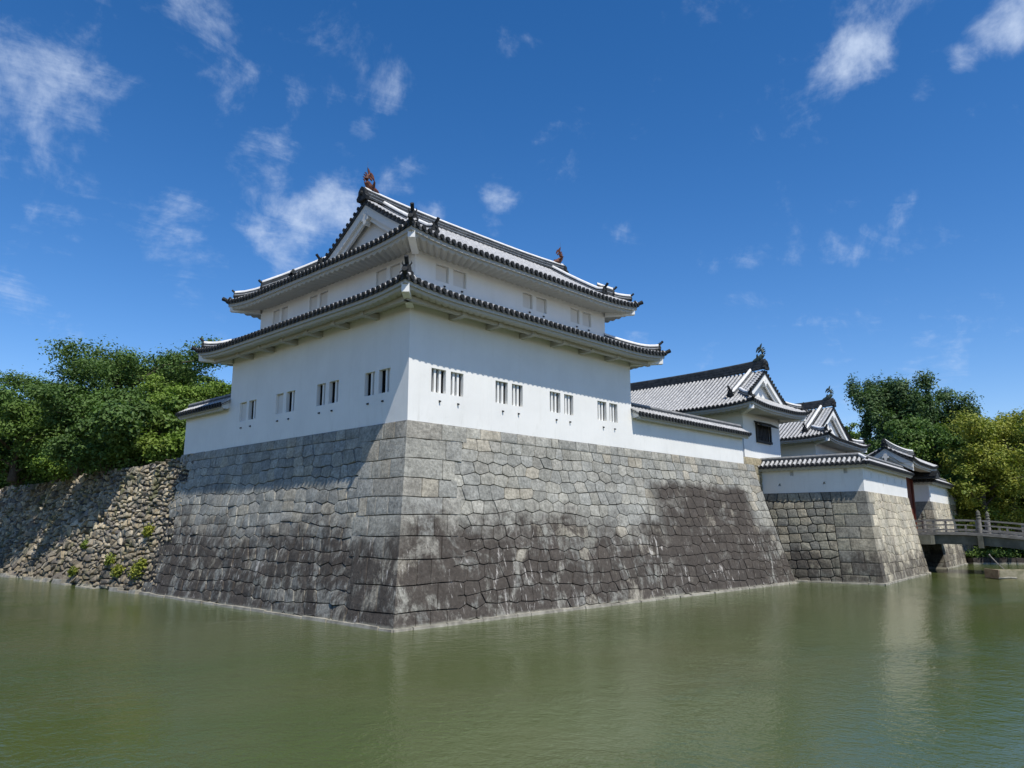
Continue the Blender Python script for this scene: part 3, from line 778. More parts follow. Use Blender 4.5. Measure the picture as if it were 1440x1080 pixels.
def gable(parent, T, base, ax, half, z0, slope, conc, run, za, out, verge_tiles=True, side_n=14, cut=0.0, mat='plaster_old'):
    """triangular gable facing along ax (2D unit, outward) centred on base; profile follows the roof"""
    ax = V2(ax).normalized(); sd = Vector((-ax.y, ax.x)); c = V2(base)
    def zr(w): t = run - abs(w); return z0 + slope * ((1 - conc) * t + conc * t * t / run)
    def P(w, d, z): q = c + sd * w + ax * d; return T(q.x, q.y, z)
    ws = [half * (k / 10 - 1) for k in range(21)]
    b = MB()
    for i in range(20): b.face([P(ws[i], 0, za), P(ws[i + 1], 0, za), P(ws[i + 1], 0, zr(ws[i + 1]) - .1), P(ws[i], 0, zr(ws[i]) - .1)])
    b.build('gable_wall', mat, parent)
    for sg in (-1, 1):                                             # bargeboards in two steps
        for (d0, d1, zt, zb, nm) in ((out - .10, out + .02, -.12, -.50, 'bargeboard'), (out - .20, out - .102, -.22, -.72, 'bargeboard_trim')):
            b = MB(); h2 = half + .25
            for i in range(12):
                w0, w1 = sg * h2 * i / 12, sg * h2 * (i + 1) / 12
                a = [P(w0, d1, zr(w0) + zb), P(w1, d1, zr(w1) + zb), P(w1, d1, zr(w1) + zt), P(w0, d1, zr(w0) + zt)]
                e = [P(w0, d0, zr(w0) + zb), P(w1, d0, zr(w1) + zb), P(w1, d0, zr(w1) + zt), P(w0, d0, zr(w0) + zt)]
                b.add(a + e, [(0, 1, 2, 3), (0, 4, 5, 1), (3, 2, 6, 7), (5, 4, 7, 6), (1, 5, 6, 2)])
            b.build(nm, mat, parent)
    b = MB(); zc = zr(0) - .62                                        # pendant under the apex
    out2 = [(0, .16), (.10, .12), (.13, 0), (.24, -.05), (.22, -.18), (.10, -.20), (.07, -.32), (0, -.40), (-.07, -.32), (-.10, -.20), (-.22, -.18), (-.24, -.05), (-.13, 0), (-.10, .12)]
    A = [P(x, out + .05, zc + z) for x, z in out2]; B = [P(x, out - .21, zc + z) for x, z in out2]; n = len(out2)
    b.add(A + B, [tuple(range(n)), tuple(range(2 * n - 1, n - 1, -1))] + [(i, n + i, n + (i + 1) % n, (i + 1) % n) for i in range(n)])
    bx = [P(x, out + .10, zc + .06 + z) for x, z in ((-.05, 0), (0, -.045), (.05, 0), (0, .06))]; b.face(bx)
    b.build('gable_pendant', mat, parent)
    # verge: short round tiles lying across the roof edge, end tiles facing out
    for sg in (-1, 1):
        L = math.hypot(half + .3, zr(0) - zr(half + .3)); n = int(L / .27)
        for i in range(n):
            w = sg * (half + .3) * (i + .6) / n; zt = zr(w) + .05; b = MB(); K = 5; r = .078
            V = []
            for d in (out + .10, out - .42):
                for k in range(K + 1):
                    an = math.pi * k / K; V.append(P(w + r * math.cos(an), d, zt + r * math.sin(an) + sg * 0))
            b.add(V, [(k, k + 1, K + 2 + k, K + 1 + k) for k in range(K)], 0)
            V = []; r2 = .085
            for d in (out + .12, out + .08):
                for k in range(8): an = 2 * math.pi * k / 8; V.append(P(w + r2 * math.cos(an), d, zt + r2 * math.sin(an)))
            b.add(V, [tuple(range(8))] + [(k, 8 + k, 8 + (k + 1) % 8, (k + 1) % 8) for k in range(8)], 1)
            b.build('verge_tile', ['tile_row', 'tile_cap'], parent)
        b = MB()
        for i in range(12):
            w0, w1 = sg * (half + .3) * i / 12, sg * (half + .3) * (i + 1) / 12
            b.face([P(w0, out + .09, zr(w0) + .03), P(w1, out + .09, zr(w1) + .03), P(w1, out + .09, zr(w1) - .12), P(w0, out + .09, zr(w0) - .12)])
            b.face([P(w0, out + .09, zr(w0) - .12), P(w1, out + .09, zr(w1) - .12), P(w1, out - .4, zr(w1) - .12), P(w0, out - .4, zr(w0) - .12)])
            b.face([P(w0, out + .09, zr(w0) + .03), P(w0, out - .5, zr(w0) + .03), P(w1, out - .5, zr(w1) + .03), P(w1, out + .09, zr(w1) + .03)])
        b.build('verge_bed', 'tile_dark', parent)

def hip_ridges(roof, side, at0, t_from, t_to, w=.11, h=.20, end_tile=True, up=.12, second=None, oni_s=.75):
    """hip ridge from the eave corner of a side inward at 45 degrees"""
    pts = []; n = 12
    for i in range(n + 1):
        t = t_from + (t_to - t_from) * i / n
        q = t if at0 else side.L - t
        k = max(0, 1 - (t - t_from) / .7)
        pts.append(Vector(side.xyz(q, t, .03 + up * k * k)))
    r = ridge(roof, pts, w, h)
    d = (pts[0] - pts[1]); d.z = 0
    if end_tile: oni(roof, pts[0] + Vector((0, 0, -.02)), d, oni_s)
    # small corner tile pointing outward at the very tip
    c = Vector(side.xyz(0 if at0 else side.L, 0, .05)); d.normalize(); b = MB()
    b.tube([c - d * .35 + Vector((0, 0, .02)), c, c + d * .22 + Vector((0, 0, .10))], [.09, .09, .10], 8); b.build('corner_tile', 'tile_cap', roof)
    return pts

# ---------------------------------------------------------------- corner tower
LX, LY, DW = 13.37, 13.24, 7.4
tower = thing('corner_tower', 'two-storey white plastered castle corner tower with grey tile roofs on the big stone rampart', 'castle tower', (0, 0, 0))
OPN = [(1.03, 1.72), (1.95, 2.58), (4.27, 4.95), (5.19, 5.82), (7.48, 8.17), (8.42, 9.03), (10.75, 11.42), (11.64, 12.26)]
ZW0, ZW1 = 1.12, 1.99
hR = [(a, c, ZW0, ZW1) for a, c in OPN]
hL = [(LY - c, LY - a, ZW0, ZW1) for a, c in reversed(OPN)]       # left face runs from the far end to the corner
b = MB()
PR = wall_panel(b, (0, 0), (1, 0), LX, 0, 4.25, hR, T0); b.build('wall', 'plaster', tower)
b = MB(); PL = wall_panel(b, (0, LY), (0, -1), LY, 0, 4.25, hL, T0); b.build('wall', 'plaster', tower)
b = MB()
for p, q in (((LX, 0), (LX, DW)), ((LX, DW), (DW, DW)), ((DW, DW), (DW, LY)), ((DW, LY), (0, LY))):
    b.face([(*p, 0), (*q, 0), (*q, 4.25), (*p, 4.25)])
b.build('wall', 'plaster', tower)
window_set(PR, tower, hR, .16, [0] * 8)
window_set(PL, tower, hL, .16, [1, 0, 1, 0, 0, 0, 0, 0], (.50, .82))           # far ones have one leaf closed
for a, c in OPN:
    m_ = (a + c) / 2 + .05; drain(PR, tower, m_, ZW0 - .30); drain(PL, tower, LY - m_, ZW0 - .30)
# window sill ledges
OH = 1.24; ZE = 4.40
def sym_roof(parent, T, x0, x1, y0, y1, oh, ze, slope, run, lift, vis=('F', 'L'), name='roof'):
    """skirt roof round a rectangle; returns sides dict. e0->e1 keeps the building on the left"""
    a, c, d, e = x0 - oh, x1 + oh, y0 - oh, y1 + oh
    return {'F': Side(T, (a, d), (c, d), run, ze, slope, lift), 'R': Side(T, (c, d), (c, e), run, ze, slope, lift),
            'B': Side(T, (c, e), (a, e), run, ze, slope, lift), 'L': Side(T, (a, e), (a, d), run, ze, slope, lift)}
UI = .82
roof1 = bpy.data.objects.new('roof', None); COL.objects.link(roof1); roof1.parent = tower; roof1.location = (0, 0, 4.4); roof1['label'] = 'lower grey tiled skirt roof between the storeys'
run1 = OH + UI + .02
sF = Side(T0, (-OH, -OH), (LX + OH, -OH), run1, ZE, .43, .20, .22)
sL = Side(T0, (-OH, LY + OH), (-OH, -OH), run1, ZE, .43, .20, .22)
sR = Side(T0, (LX + OH, -OH), (LX + OH, DW + OH), run1, ZE, .43, .20, .22)
sB = Side(T0, (DW + OH, LY + OH), (-OH, LY + OH), run1, ZE, .43, .20, .22)
for s_, vis in ((sF, 1), (sL, 1), (sR, 0), (sB, 0)):
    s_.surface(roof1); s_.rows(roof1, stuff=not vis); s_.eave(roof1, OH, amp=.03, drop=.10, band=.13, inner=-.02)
hip_ridges(roof1, sF, True, .30, run1, oni_s=.95); hip_ridges(roof1, sF, False, .22, run1); hip_ridges(roof1, sL, True, .22, run1)
# the plastered purlin under the lower eave, with bracket arms, and the square corner beam end
for (side, L_) in ((PR, LX), (PL, LY)):
    b = MB(); lo, hi = (-.70, L_ + .70)
    q = [(lo, 3.97), (hi, 3.97), (hi, 4.16), (lo, 4.16)]
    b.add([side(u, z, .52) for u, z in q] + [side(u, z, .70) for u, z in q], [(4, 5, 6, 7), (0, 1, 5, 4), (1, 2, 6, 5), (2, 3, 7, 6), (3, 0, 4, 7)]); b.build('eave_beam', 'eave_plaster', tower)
    for k in range(1, 7):
        u = L_ * k / 7; b = MB(); w = .11
        pr = [(0, 3.90), (.0, 4.10), (.76, 4.10), (.76, 3.95), (.70, 3.91), (.45, 3.91)]
        A = [side(u - w, z, d) for d, z in pr]; B = [side(u + w, z, d) for d, z in pr]; n = len(pr)
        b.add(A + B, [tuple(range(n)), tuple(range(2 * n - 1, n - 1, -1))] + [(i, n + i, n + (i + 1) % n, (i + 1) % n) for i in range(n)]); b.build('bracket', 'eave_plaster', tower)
def corner_beam(parent, c, d, z, ln, s=.13, T=T0):
    d = V2(d).normalized(); sd = Vector((-d.y, d.x)); b = MB()
    V = []
    for k in (0, ln):
        for w, h in ((-s, 0), (s, 0), (s, s * 2.4), (-s, s * 2.4)): p = V2(c) + d * k + sd * w; V.append(T(p.x, p.y, z + h + (.10 if k else 0)))
    b.add(V, [(4, 5, 6, 7), (0, 1, 5, 4), (1, 2, 6, 5), (2, 3, 7, 6), (3, 0, 4, 7)]); b.build('corner_beam', 'plaster', parent)
for c, d in (((0, 0), (-1, -1)), ((LX, 0), (1, -1)), ((0, LY), (-1, 1))): corner_beam(tower, c, d, 3.98, 1.58)
# upper storey
X2, Y2 = LX - UI, LY - UI; D2 = 6.68
ZU0, ZU1 = 5.66, 6.33; ZB = 5.2; ZT = 6.75
OPU = [(1.83, 2.50), (2.73, 3.42), (6.72, 7.35), (7.59, 8.28), (9.94, 10.60), (10.83, 11.48)]
hR2 = [(a - UI, c - UI, ZU0, ZU1) for a, c in OPU]; hL2 = [(Y2 - c, Y2 - a, ZU0, ZU1) for a, c in reversed([(1.72, 2.36), (2.58, 3.26), (6.69, 7.3), (7.5, 8.12), (9.93, 10.5), (10.68, 11.29)])]
b = MB(); PR2 = wall_panel(b, (UI, UI), (1, 0), X2 - UI, ZB, ZT, hR2, T0, depth=.13); b.build('wall', 'plaster', tower)
b = MB(); PL2 = wall_panel(b, (UI, Y2), (0, -1), Y2 - UI, ZB, ZT, hL2, T0, depth=.13); b.build('wall', 'plaster', tower)
b = MB()
for p, q in (((X2, UI), (X2, D2)), ((X2, D2), (D2, D2)), ((D2, D2), (D2, Y2)), ((D2, Y2), (UI, Y2))): b.face([(*p, ZB), (*q, ZB), (*q, ZT), (*p, ZT)])
b.build('wall', 'plaster', tower)
window_set(PR2, tower, hR2, .13, [1] * 6); window_set(PL2, tower, hL2, .13, [1] * 6)
for h in hR2: drain(PR2, tower, (h[0] + h[1]) / 2 + .1, 5.50)
# upper roof: hip-and-gable over the front wing (ridge along X), hipped side wing behind
OH2 = 1.17; ZE2 = 6.80; SL2 = .62
roof2 = bpy.data.objects.new('roof', None); COL.objects.link(roof2); roof2.parent = tower; roof2.location = (0, 0, 6.8); roof2['label'] = 'upper hip-and-gable roof with rusty red fish finials'
ex0, ex1, ey0, ey1 = UI - OH2, X2 + OH2, UI - OH2, Y2 + OH2
YR = (UI + D2) / 2; RUN = YR - ey0; GT = 1.10
def tm_main(s_): return lambda q: (q if q < .95 else RUN) if q < s_.L / 2 else ((s_.L - q) if (s_.L - q) < .95 else RUN)
uF = Side(T0, (ex0, ey0), (ex1, ey0), RUN, ZE2, SL2, .22); uF.tmax = tm_main(uF)
uL = Side(T0, (ex0, ey1), (ex0, ey0), RUN, ZE2, SL2, .22)
uL.tmax = lambda q: min(q, RUN) if uL.L - q > 2 * RUN else min(1.35, uL.L - q)
uR = Side(T0, (ex1, ey0), (ex1, ey0 + 2 * RUN), RUN, ZE2, SL2, .22); uR.tmax = lambda q: min(1.35, q, uR.L - q)
uB = Side(T0, (ex1, ey0 + 2 * RUN), (ex0, ey0 + 2 * RUN), RUN, ZE2, SL2, .22); uB.tmax = tm_main(uB)
uE = Side(T0, (ex0 + 2 * RUN, ey1), (ex0, ey1), RUN, ZE2, SL2, .22)
for s_, vis in ((uF, 1), (uL, 1), (uR, 0), (uB, 0), (uE, 0)):
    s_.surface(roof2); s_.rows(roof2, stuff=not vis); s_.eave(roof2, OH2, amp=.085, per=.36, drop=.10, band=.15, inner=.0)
# side wing inner slope
wi = Side(T0, (ex0 + 2 * RUN, ey0 + 2 * RUN), (ex0 + 2 * RUN, ey1), RUN, ZE2, SL2, .1, tmax=lambda q: min(RUN, wi.L - q), l0=False); wi.surface(roof2)
zridge = ZE2 + SL2 * RUN
for sgx, bx in ((-1, ex0 + 1.28), (1, ex1 - 1.28)):
    gable(roof2, T0, (bx, YR), (sgx, 0), RUN - 1.25, ZE2, SL2, .12, RUN, ZE2 + .75, .38)
rp = []
for k in range(25):
    x = ex0 + .78 + (ex1 - ex0 - 1.56) * k / 24; e = abs(k / 12 - 1); rp.append((x, YR, zridge - .03 + .14 * e ** 3))
ridge(roof2, rp, .17, .38, 3)
oni(roof2, Vector(rp[0]) + Vector((-.02, 0, -.05)), (-1, 0), 1.35, horn=False); oni(roof2, Vector(rp[-1]) + Vector((.02, 0, -.05)), (1, 0), 1.35, horn=False)
shachi(roof2, Vector(rp[0]) + Vector((.12, 0, .38)), (1, 0), .80, lab='rusty red fish finial over the left gable')
shachi(roof2, Vector(rp[-1]) + Vector((-.12, 0, .38)), (-1, 0), .80, lab='rusty red fish finial at the right end of the ridge')
b_ = [(ex0 + RUN, ey0 + 2 * RUN - .5, zridge - .1), (ex0 + RUN, ey1 - RUN, zridge - .1)]; ridge(roof2, b_, .13, .25)
# descending ridges on the front slope near both gables, hip ridges in two stages
for x in (ex0 + 1.72, ex1 - 1.72):
    pts = [Vector(uF.xyz(x - ex0, t, .04 + (.10 if t < 1.0 else 0))) for t in [.72, 1.1, 1.6, 2.2, 3.0, RUN - .1]]; ridge(roof2, pts, .11, .22); oni(roof2, pts[0], (0, -1), .8)
for x in (ex0 + 1.28 - .3, ex1 - 1.28 + .3):
    pass
hip_ridges(roof2, uF, True, .28, 1.35, oni_s=.9); hip_ridges(roof2, uF, False, .25, 1.35, oni_s=.6); hip_ridges(roof2, uL, True, .25, RUN, oni_s=.6)
pts = [Vector(uL.xyz(t, t, .06)) for t in (1.15, 1.3, 1.8, 2.6, 3.4, RUN)]; ridge(roof2, pts, .13, .42); oni(roof2, pts[0] + Vector((0, 0, .1)), (-1, 1), .75)
pts = [Vector(uF.xyz(uF.L - t, t, .06)) for t in (.85, 1.0, 1.2, 1.4)]; ridge(roof2, pts, .12, .36); oni(roof2, pts[0] + Vector((0, 0, .1)), (1, -1), .7)
# ridge foot ornament left of the gable
oni(roof2, Vector((ex0 + .75, YR + 3.0, ZE2 + .55)), (-1, 0), .75)
for c, d in (((UI, UI), (-1, -1)), ((X2, UI), (1, -1)), ((UI, Y2), (-1, 1))): corner_beam(tower, c, d, 6.42, 1.46)

# ---------------------------------------------------------------- roofed plaster walls
def roofed_wall(name, label, pts, T, z0, z1, ze, slope=.58, half=.62, th=.34, holes=None, loc=None, ends=(True, True), group=None, back=True, mitre=None):
    """pts: polyline of the OUTER wall face, building side on the left"""
    p = [V2(q) for q in pts]
    root = thing(name, label, 'castle wall', Vector(T(p[0].x, p[0].y, z0)), group)
    roof = bpy.data.objects.new('roof', None); COL.objects.link(roof); roof.parent = root; roof.location = (0, 0, ze - z0)
    for i in range(len(p) - 1):
        a, c = p[i], p[i + 1]; d = (c - a).normalized(); n = Vector((-d.y, d.x)); L = (c - a).length
        hs = (holes or {}).get(i, []); b = MB()
        P = wall_panel(b, a, d, L, z0, z1, hs, T, depth=.18)
        first = i == 0; last = i == len(p) - 2
        bi0 = 0 if first else 0; q0, q1 = a + n * th, c + n * th
        if i > 0: q0 = q0 + d * th                                  # inner corner (left turn)
        if not last: q1 = q1 - d * th if (p[i + 2] - c).normalized().dot(n) > 0 else q1 + d * th
        b.face([T(q1.x, q1.y, z0), T(q0.x, q0.y, z0), T(q0.x, q0.y, z1), T(q1.x, q1.y, z1)])
        b.face([T(a.x, a.y, z1), T(c.x, c.y, z1), T(q1.x, q1.y, z1), T(q0.x, q0.y, z1)])
        if first: b.face([T(a.x, a.y, z0), T(a.x, a.y, z1), T(q0.x, q0.y, z1), T(q0.x, q0.y, z0)])
        if last: b.face([T(c.x, c.y, z0), T(q1.x, q1.y, z0), T(q1.x, q1.y, z1), T(c.x, c.y, z1)])
        b.build('wall', 'plaster', root)
        for h in hs:
            lb = MB(); lb.face([P(h[0], h[2], -.175), P(h[1], h[2], -.175), P(h[1], h[3], -.175), P(h[0], h[3], -.175)]); lb.build('loophole', 'shutter', root)
        oh = half - th / 2; e0, e1 = a - n * oh, c - n * oh; x0 = .12 if first and ends[0] else 0; x1 = .12 if last and ends[1] else 0
        e0 = e0 - d * x0; e1 = e1 + d * x1; m0, m1 = i > 0, not last
        if m0: e0 = e0 - d * oh
        if m1: e1 = e1 + d * oh
        s_ = Side(T, e0, e1, half, ze, slope, .05, .1, liftlen=1.2, l0=False, l1=False)
        s_.tmax = (lambda q, L_=s_.L, m0=m0, m1=m1, h=half: min(h, q if m0 else h, (L_ - q) if m1 else h))
        s_.surface(roof); s_.rows(roof); s_.eave(roof, oh + .01, amp=.035, per=.3, drop=.09, band=.06, m0=m0, m1=m1, inner=.04)
        # back slope
        g0, g1 = e0 + n * 2 * half, e1 + n * 2 * half
        k0 = 2 * half if m0 else 0; k1 = 2 * half if m1 else 0
        bs = Side(T, g1 - d * k1, g0 + d * k0, half, ze, slope, .05, .1, l0=False, l1=False)
        bs.tmax = lambda q, h=half: h
        bs.surface(roof); bs.rows(roof, stuff=True); 
        zr = ze + slope * half
        r0, r1 = e0 + n * half, e1 + n * half
        if m0: r0 = r0 + d * half
        if m1: r1 = r1 - d * half
        ridge(roof, [T(*(r0 + (r1 - r0) * k / 8), zr - .03) for k in range(9)], .10, .20, light='ridge_grey')
        for fl, r_, dd in ((first, r0, -d), (last, r1, d)):
            if fl:
                w = Vector(T(r_.x, r_.y, zr)); w2 = Vector(T(r_.x + dd.x, r_.y + dd.y, zr)); oni(roof, w + Vector((0, 0, -.03)), w2 - w, .6, horn=False)
                # gable end board
                gb = MB(); f = lambda u, z, k=0: T(*(r_ - dd * (.06 + k) + n * u), z)
                tri = [(-half + .05, ze - .04), (half - .05, ze - .04), (0, zr - .02)]
                tri = [(-half + .05, ze - .02), (-half + .05, ze - .18), (half - .05, ze - .18), (half - .05, ze - .02), (0, zr - .03)]
                gb.add([f(u, z) for u, z in tri] + [f(u, z, .1) for u, z in tri], [(0, 1, 2, 3, 4), (9, 8, 7, 6, 5)] + [(i_, 5 + i_, 5 + (i_ + 1) % 5, (i_ + 1) % 5) for i_ in range(5)]); gb.build('gable_board', 'plaster', roof)
        if m1:                                                     # hip ridge on the outer corner
            hp = [Vector(s_.xyz(s_.L - t, t, .03)) for t in (.1, .3, .5, half)]; ridge(roof, hp, .09, .14); dd = hp[0] - hp[1]; oni(roof, hp[0], dd, .5, horn=False)
    return root
roofed_wall('roofed_wall', 'low white roofed wall right of the corner tower, running to the gate tower', [(LX, .0), (24.45, .0)], T0, 0, 1.62, 1.66, ends=(False, True))
roofed_wall('roofed_wall', 'short white roofed wall at the left end of the corner tower, in front of the trees', [(.0, 17.95), (.0, LY)], T0, -.02, 1.95, 2.0, ends=(True, False))
hB = {0: [(6.0 - 4.15, 6.0 - 3.93, -.52, -.25), (6.0 - .95 - .12, 6.0 - .95 + .1, -.5, -.22), (6 - 4.95, 6 - 4.67, -1.15, -.9, 'tri'), (6 - 2.35, 6 - 2.05, -1.13, -.88, 'tri')],
      1: [(1.9, 2.02, -.75, -.4), (3.9, 4.02, -.75, -.4), (6.1, 6.22, -.75, -.4), (8.4, 8.52, -.75, -.4), (.75, .88, -.95, -.8), (4.9, 5.03, -1.1, -.95), (10.6, 10.72, -.75, -.4)]}
roofed_wall('roofed_wall', 'white roofed wall turning the corner on top of the stone bastion, with small loopholes', [(0.03, 6.0), (0.03, 0.03), (12.3, .03)], TG, -1.55, .02, .05, holes=hB, ends=(False, True))
roofed_wall('roofed_wall', 'white roofed wall on the farther stone pier, behind the bridge', [(21.0, 3.0), (21.0, .03), (36.2, .03)], TG, -1.55, .02, .05, ends=(True, True))

# ---------------------------------------------------------------- hip-and-gable gatehouses
def gatehouse(name, label, T, x0, x1, y0, y1, zb, zt, ze, oh, slope, rows_vis, stonebase=None, windows=True, fin='bronze_green', lift=.22, gin=1.45, zwall=None):
    root = thing(name, label, 'castle gatehouse', Vector(T(x0, y0, zb)))
    hx = []; W_ = x1 - x0
    if windows: hx = [(1.75, 3.55, 1.78, 2.78)]
    b = MB(); P = wall_panel(b, (x0, y0), (1, 0), W_, zb, zt, hx, T, depth=.2); b.build('wall', 'plaster', root)
    b = MB(); wall_panel(b, (x0, y1), (0, -1), y1 - y0, zb, zt, [], T); b.build('wall', 'plaster', root)
    b = MB(); wall_panel(b, (x1, y0), (0, 1), y1 - y0, zb, zt, [], T); wall_panel(b, (x1, y1), (-1, 0), W_, zb, zt, [], T); b.build('wall', 'plaster', root)
    for h in hx:
        w = MB(); w.face([P(h[0], h[2], -.19), P(h[1], h[2], -.19), P(h[1], h[3], -.19), P(h[0], h[3], -.19)]); wo_ = w.build('window', 'interior', root)
        for k in range(9):
            s_ = MB(); u = h[0] + .1 + (h[1] - h[0] - .2) * k / 8
            s_.add([P(u + du, z, d) for d in (-.1, .0) for du, z in ((-.05, h[2]), (.05, h[2]), (.05, h[3]), (-.05, h[3]))], [(4, 5, 6, 7), (0, 1, 5, 4), (2, 3, 7, 6), (1, 2, 6, 5), (3, 0, 4, 7)]); s_.build('bar', 'wood_dark', wo_)
        s_ = MB(); a, c = h[0] - .28, h[1] + .3; z = h[3] + .12                     # hinged board hood over the window
        s_.add([P(a, z, .0), P(c, z, .0), P(c, z - .28, .5), P(a, z - .28, .5), P(a, z + .08, .0), P(c, z + .08, .0), P(c, z - .20, .5), P(a, z - .20, .5)], [(4, 7, 6, 5), (0, 1, 2, 3), (3, 2, 6, 7), (0, 3, 7, 4), (1, 5, 6, 2)]); s_.build('window_hood', 'wood_dark', root)
        s_ = MB(); s_.add([P(u, z, d) for d in (0, .14) for u, z in ((h[0] - .12, h[2] - .16), (h[1] + .12, h[2] - .16), (h[1] + .12, h[2] - .02), (h[0] - .12, h[2] - .02))], [(4, 5, 6, 7), (0, 1, 5, 4), (2, 3, 7, 6), (1, 2, 6, 5), (3, 0, 4, 7)]); s_.build('window_sill', 'wood_dark', root)
        for u0, u1 in ((h[0] - .12, h[0]), (h[1], h[1] + .12)):
            s_ = MB(); s_.add([P(u, z, d) for d in (0.002, .1) for u, z in ((u0, h[2] - .02), (u1, h[2] - .02), (u1, h[3] + .08), (u0, h[3] + .08))], [(4, 5, 6, 7), (1, 2, 6, 5), (3, 0, 4, 7)]); s_.build('window_jamb', 'wood_dark', root)
    roof = bpy.data.objects.new('roof', None); COL.objects.link(roof); roof.parent = root; roof.location = (0, 0, ze - zb)
    a, c, d, e = x0 - oh, x1 + oh, y0 - oh, y1 + oh; XR = (a + c) / 2; R = XR - a; SK = gin + .1
    gl = gin - .38
    tmm = lambda s_: (lambda q: (q if q < gl else R) if q < s_.L / 2 else ((s_.L - q) if s_.L - q < gl else R))
    f = Side(T, (a, d), (c, d), R, ze, slope, lift); f.tmax = lambda q: min(SK, q, f.L - q)
    l = Side(T, (a, e), (a, d), R, ze, slope, lift); l.tmax = tmm(l)
    r = Side(T, (c, d), (c, e), R, ze, slope, lift); r.tmax = tmm(r)
    k_ = Side(T, (c, e), (a, e), R, ze, slope, lift); k_.tmax = lambda q: min(SK, q, k_.L - q)
    for s_, vis in ((f, 1), (l, 1), (r, 0), (k_, 0)):
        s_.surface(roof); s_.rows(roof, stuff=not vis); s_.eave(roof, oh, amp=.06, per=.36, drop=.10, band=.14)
    zr = ze + slope * R
    gable(roof, T, (XR, d + gin), (0, -1), R - gin + .05, ze, slope, .12, R, ze + slope * gin * .88 - .02, .38, mat='plaster')
    gable(roof, T, (XR, e - gin), (0, 1), R - gin + .05, ze, slope, .12, R, ze + slope * gin * .88 - .02, .38, mat='plaster')
    rp = [T(XR, d + gin - .5 + (e - d - 2 * gin + 1.0) * k / 24, zr - .03 + .22 * abs(k / 12 - 1) ** 3) for k in range(25)]
    pr, mi = ridge_profile(.18, .50, 3); sweep(roof, rp, pr, 'ridge', ['tile_dark', 'tile_dark'], mi)
    dv = Vector(rp[0]) - Vector(rp[1])
    oni(roof, Vector(rp[0]) + Vector((0, 0, -.05)), dv, 1.35, horn=False)
    shachi(roof, Vector(rp[0]) - dv.normalized() * .15 + Vector((0, 0, .46)), -dv, .95, fin, rod=False)
    L = l.L
    pts = [Vector(l.xyz(L - gin - .48, t, .04 + (.12 if t < 1.2 else 0))) for t in (.9, 1.25, 1.8, 2.5, R - .1)]; ridge(roof, pts, .12, .24)
    oni(roof, pts[0], Vector(l.xyz(L / 2, 0)) - Vector(l.xyz(L / 2, 1)), .95)
    hip_ridges(roof, f, True, .3, SK, w=.12, h=.22); hip_ridges(roof, f, False, .3, SK); 
    for cc, dd in (((x0, y0), (-1, -1)), ((x1, y0), (1, -1))): corner_beam(root, cc, dd, ze - .42, oh * 1.25, T=T)
    return root
gatehouse('gatehouse', 'white gatehouse with big tiled gable roof, green-black fish finial and dark barred window', T0, 26.64, 31.7, 1.0, 20.0, .62, 3.6, 3.62, 1.42, .66, 45, gin=1.40)
gatehouse('gatehouse', 'second white gable-roofed building farther off, behind the bastion wall', TG, 12.4, 21.2, 6.0, 19.0, -2.0, 3.1, 3.0, 1.45, .50, 30, windows=False, gin=1.5)
# stone base under the first gatehouse
th = thing('stone_plinth', 'small patch of yellowish stone base under the gatehouse corner', 'plinth', (27, 1, -3)); random.seed(21)
sts = []
MQ = lambda u, v, d: (25.8 + u, .93 - d, .60 - v)
for k in range(6):
    u = 0
    while u < 6.6:
        w = random.uniform(.7, 1.3); c = min(6.6, u + w); sts.append(([(u, k * .5), (c, k * .5), (c, k * .5 + .5), (u, k * .5 + .5)], MQ, tint_pick([(.40, .34, .22), (.36, .32, .22)]), dict(bulge=.02, cham=.03))); u = c
MQ2 = lambda u, v, d: (25.8 - d, 7 - u, .60 - v)
for k in range(6):
    u = 0
    while u < 6.07:
        w = random.uniform(.7, 1.3); c = min(6.07, u + w); sts.append(([(u, k * .5), (c, k * .5), (c, k * .5 + .5), (u, k * .5 + .5)], MQ2, tint_pick([(.40, .34, .22), (.36, .32, .22)]), dict(bulge=.02, cham=.03))); u = c
emit(sts, th, 'gate_stone')
b = MB(); b.box((25.86, .99, -3), (32.2, 20, .61)); b.build('core', 'core', th)

# ---------------------------------------------------------------- roofed gate between bastion and pier
gate = thing('roofed_gate', 'small tiled gate with red-brown wooden door between bastion and pier, at the bridge end', 'castle gate', TG(16.7, 1.0, -4))
gy = 1.2
for x in (13.2, 16.7, 20.2):
    b = MB(); b.box((x - .2, gy - .2, -4.0), (x + .2, gy + .2, .9), 0, TG); b.build('post', 'door_wood', gate)
b = MB(); b.box((12.6, gy - .16, .3), (20.8, gy + .16, .75), 0, TG); b.build('lintel', 'door_wood', gate)
for a, c in ((13.42, 16.48), (16.92, 19.98)):
    n = 7
    lf = MB(); lf.box((a, gy - .02, -3.95), (c, gy + .06, .28), 0, TG); lo = lf.build('door', 'door_wood', gate)
    for k in range(n):
        u0 = a + (c - a) * k / n; pb = MB(); pb.box((u0 + .015, gy - .08, -3.93), (u0 + (c - a) / n - .015, gy - .025, .26), 0, TG); pb.build('plank', 'door_wood', lo)
roofg = bpy.data.objects.new('roof', None); COL.objects.link(roofg); roofg.parent = gate; roofg.location = (0, 0, 5)
gx0, gx1, gh, gze, gsl = 12.2, 22.2, 1.75, 1.0, .62
gf = Side(TG, (gx0, gy - gh), (gx1, gy - gh), gh, gze, gsl, .22, .12, tmax=lambda q: gh); gb_ = Side(TG, (gx1, gy + gh), (gx0, gy + gh), gh, gze, gsl, .22, .12, tmax=lambda q: gh)
for s_, vis in ((gf, 1), (gb_, 0)): s_.surface(roofg); s_.rows(roofg, stuff=not vis); s_.eave(roofg, gh, amp=.04, inner=.9, m0=False, m1=False)
zr = gze + gsl * gh
